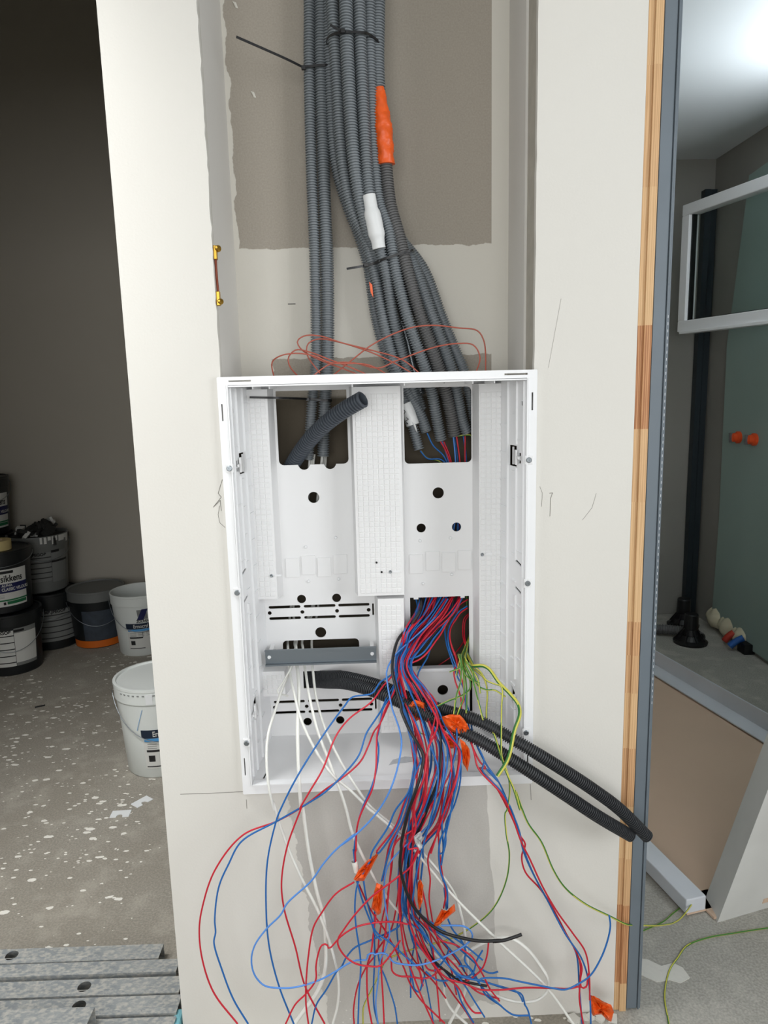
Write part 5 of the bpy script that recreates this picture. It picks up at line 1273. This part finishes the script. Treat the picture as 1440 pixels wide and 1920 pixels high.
# two white buckets
def zol(t, cn, z0=0.0, empty_=False):
    b = MB(); patch(b, cn, -.085, .12, z0 + .030, z0 + .105, .0005); lab = b.build('label', M['label'], t)
    b = MB(); patch(b, cn, -.09, .13, z0 + .118, z0 + .141, .0005); nb = b.build('navy_band', M['lnavy'], t)
    b = MB(); patch(b, cn, -.08, .13, z0 + .108, z0 + .117, .0007); b.build('sky_band', M['lsky'], t)
    b = MB(); patch(b, cn, -.075, .0, z0 + .078, z0 + .084, .001); patch(b, cn, -.07, -.045, z0 + .05, z0 + .068, .001); patch(b, cn, .045, .09, z0 + .068, z0 + .08, .001)
    patch(b, cn, -.08, .01, z0 + .034, z0 + .037, .001); patch(b, cn, .0, .002, z0 + .08, z0 + .105, .001); patch(b, cn, .04, .042, z0 + .07, z0 + .105, .001)
    b.build('print_block', M['ink'], lab)
    b = MB(); [patch(b, cn, -.07 + .045 * (k % 3), -.035 + .045 * (k % 3), z0 + .088 + .006 * (k // 3), z0 + .0895 + .006 * (k // 3), .001) for k in range(9)]
    patch(b, cn, .045, .09, z0 + .04, z0 + .066, .001); b.build('small_print', M['lgrey'], lab)
    lettering(cn, 'Ermocryl Mat', .012, z0 + .129, .0215, 'label', nb, bold=.0003)
    return lab
cG = base_pt(271, 1230, .118)
t, cn = bucket(Vector((cG.x, cG.y, 0)), 'white open bucket with triangular logo beside the dark bucket, further back', 'bwhite', 0, .325, .146, .117, hdrop=.9, nom=.255)
zol(t, cn)
def polyp(cn, pts, d):
    n = len(pts); vs = [cn.at(u, z, d) for u, z in pts] + [cn.at(u, z, d - .001) for u, z in pts]
    return vs, [tuple(range(n)), tuple(range(2 * n - 1, n - 1, -1))] + [(i, i + n, (i + 1) % n + n, (i + 1) % n) for i in range(n)]
lg = MB(); lg.add(*polyp(cn, [(-.022, .198), (.006, .198), (-.018, .168)], .0006)); lg.add(*polyp(cn, [(.034, .158), (.006, .158), (.030, .188)], .0006)); lo_ = lg.build('logo', M['lgrey'], t)
lg = MB(); lg.add(*polyp(cn, [(.004, .200), (.036, .200), (.010, .156), (-.024, .156)], .0012)); lg.build('logo_bar', M['navy'], lo_)
lettering(cn, 'ZOLPAN', .006, .150, .017, 'ink', lo_, bold=.0004)
cH = base_pt(308, 1457, .118)
t, cn = bucket(Vector((cH.x, cH.y, 0)), 'large white lidded bucket standing closest, half hidden by the middle wall', 'bwhite', 0, .338, .146, .119, lid='bwhite', hdrop=.9, turn=.12, nom=.255)
zol(t, cn)
b = MB()
for uu in (-.075, .01): 
    for k in range(8): 
        s_ = (k / 8); b.add(*polyp(cn, [(uu - .03 * s_, .2 - .06 * s_), (uu - .03 * s_ + .0014, .2 - .06 * s_), (uu - .03 * (s_ + .125) + .0014, .2 - .06 * (s_ + .125)), (uu - .03 * (s_ + .125), .2 - .06 * (s_ + .125))], .0008))
b.build('blue_line', M['lsky'], t)
b = MB(); patch(b, cn, -.058, -.034, .215, .243, .0035); b.build('tape_patch', M['wtape'], t)
b = MB()
for k in range(16): patch(b, Cone(cn.c, 0, cn.z1, cn.r0, cn.r1 + .0022, cn.a0), -.16 + .018 * k, -.152 + .018 * k, .3155, .3185, .0012)
b.build('lid_slot', M['lgrey'], t)

# ------------------------------------------------------------------ galvanised studs on the floor
def stud(x1, y0, y1, z0, label, L_=2.3, h=.036, holes_=(), ang=-.012, lip=.006):
    t_ = .0012
    T_ = Matrix.Translation((x1, y0, z0)) @ Matrix.Rotation(ang, 4, 'Z')
    w = y1 - y0
    hs = [arc_pts(x, w * .55, .0145, 18) for x in holes_]
    fm = lambda x, t, y: T_ @ Vector((x, y, h - t))
    mb = plate([(-L_, 0), (0, 0), (0, w), (-L_, w)], hs, 0, t_, fm)
    mb.box(-L_, 0, 0, t_, 0, h - t_, T=T_); mb.box(-L_, 0, w - t_, w, 0, h - t_, T=T_)
    mb.box(-L_, 0, t_, lip, 0, t_, T=T_); mb.box(-L_, 0, w - lip, w - t_, 0, t_, T=T_)
    mb.box(-L_, 0, w * .30, w * .33, h, h + .0006, T=T_); mb.box(-L_, 0, -.0006, 0, h * .5, h * .56, T=T_)
    o = fix_normals(mb.build('metal_stud', M['galv'])); return tag(o, label, 'metal stud', 'galvanised studs lying on the floor at the left')
GS = 'galvanised metal stud lying on the floor, '
stud(-.513, .163, .206, 0.0, GS + 'furthest back of the pile', holes_=(-.35,))
stud(-.462, .122, .158, 0.0, GS + 'second from the back', h=.036)
stud(-.441, .064, .108, 0.0, GS + 'third from the back, round hole', holes_=(-.215,))
stud(-.433, .012, .058, 0.0, GS + 'fourth from the back', holes_=(-.215,))
stud(-.596, -.055, -.002, .037, GS + 'short-ended one on top at the front')
stud(-.431, -.045, .003, 0.0, GS + 'front one under the short-ended one')
stud(-.436, -.100, -.052, 0.0, GS + 'nearest one at the bottom edge of the photo')
b = MB(); p = PZ(341, 1915); b.box(p.x - .012, p.x + .006, p.y - .04, p.y + .004, 0, .03, bev=.006); tag(b.build('plastic_scrap', M['bluecloth']), 'scrap of pale blue plastic at the foot of the white wall', 'scrap')
# shims and scraps on the floor
def shim(px, py, rot, label):
    p = PZ(px, py); T_ = Matrix.Translation(p) @ Matrix.Rotation(rot, 4, 'Z')
    out = [(-.03, -.017), (-.010, -.017)] + [(.010 * math.cos(a), -.017 + .016 * math.sin(a)) for a in [math.pi - math.pi * k / 8 for k in range(1, 8)]] + [(.010, -.017), (.03, -.017), (.03, .02), (-.03, .02)]
    mb = plate(out, [], .002, 0, lambda x, t, y: T_ @ Vector((x, y, t)))
    tag(fix_normals(mb.build('plastic_shim', M['wtape'])), label, 'shim', 'white shims')
shim(226, 1527, .05, 'small white horseshoe shim on the floor, nearer the metal studs'); shim(267, 1504, .9, 'small white horseshoe shim on the floor, nearer the large white bucket')
p = PZ(75, 1325); b = MB(); b.box(-.02, .02, -.004, .004, 0, .004, T=Matrix.Translation(p) @ Matrix.Rotation(.5, 4, 'Z')); tag(b.build('wood_scrap', M['ink']), 'tiny dark stick lying on the store room floor', 'scrap')
# plaster crumbs along the foot of the column
b = MB(); rj = random.Random(12)
for k in range(14):
    x = rj.uniform(.40, .49); s_ = rj.uniform(.004, .009)
    b.box(-s_, s_, -s_, s_, 0, s_ * .8, T=Matrix.Translation((x, rj.uniform(-.02, -.01), 0)) @ Matrix.Rotation(rj.uniform(0, 3), 4, 'Z'))
tag(b.build('plaster_crumbs', M['plaster']), 'white plaster crumbs along the foot of the middle wall by the orange flag', 'plaster', kind='stuff')
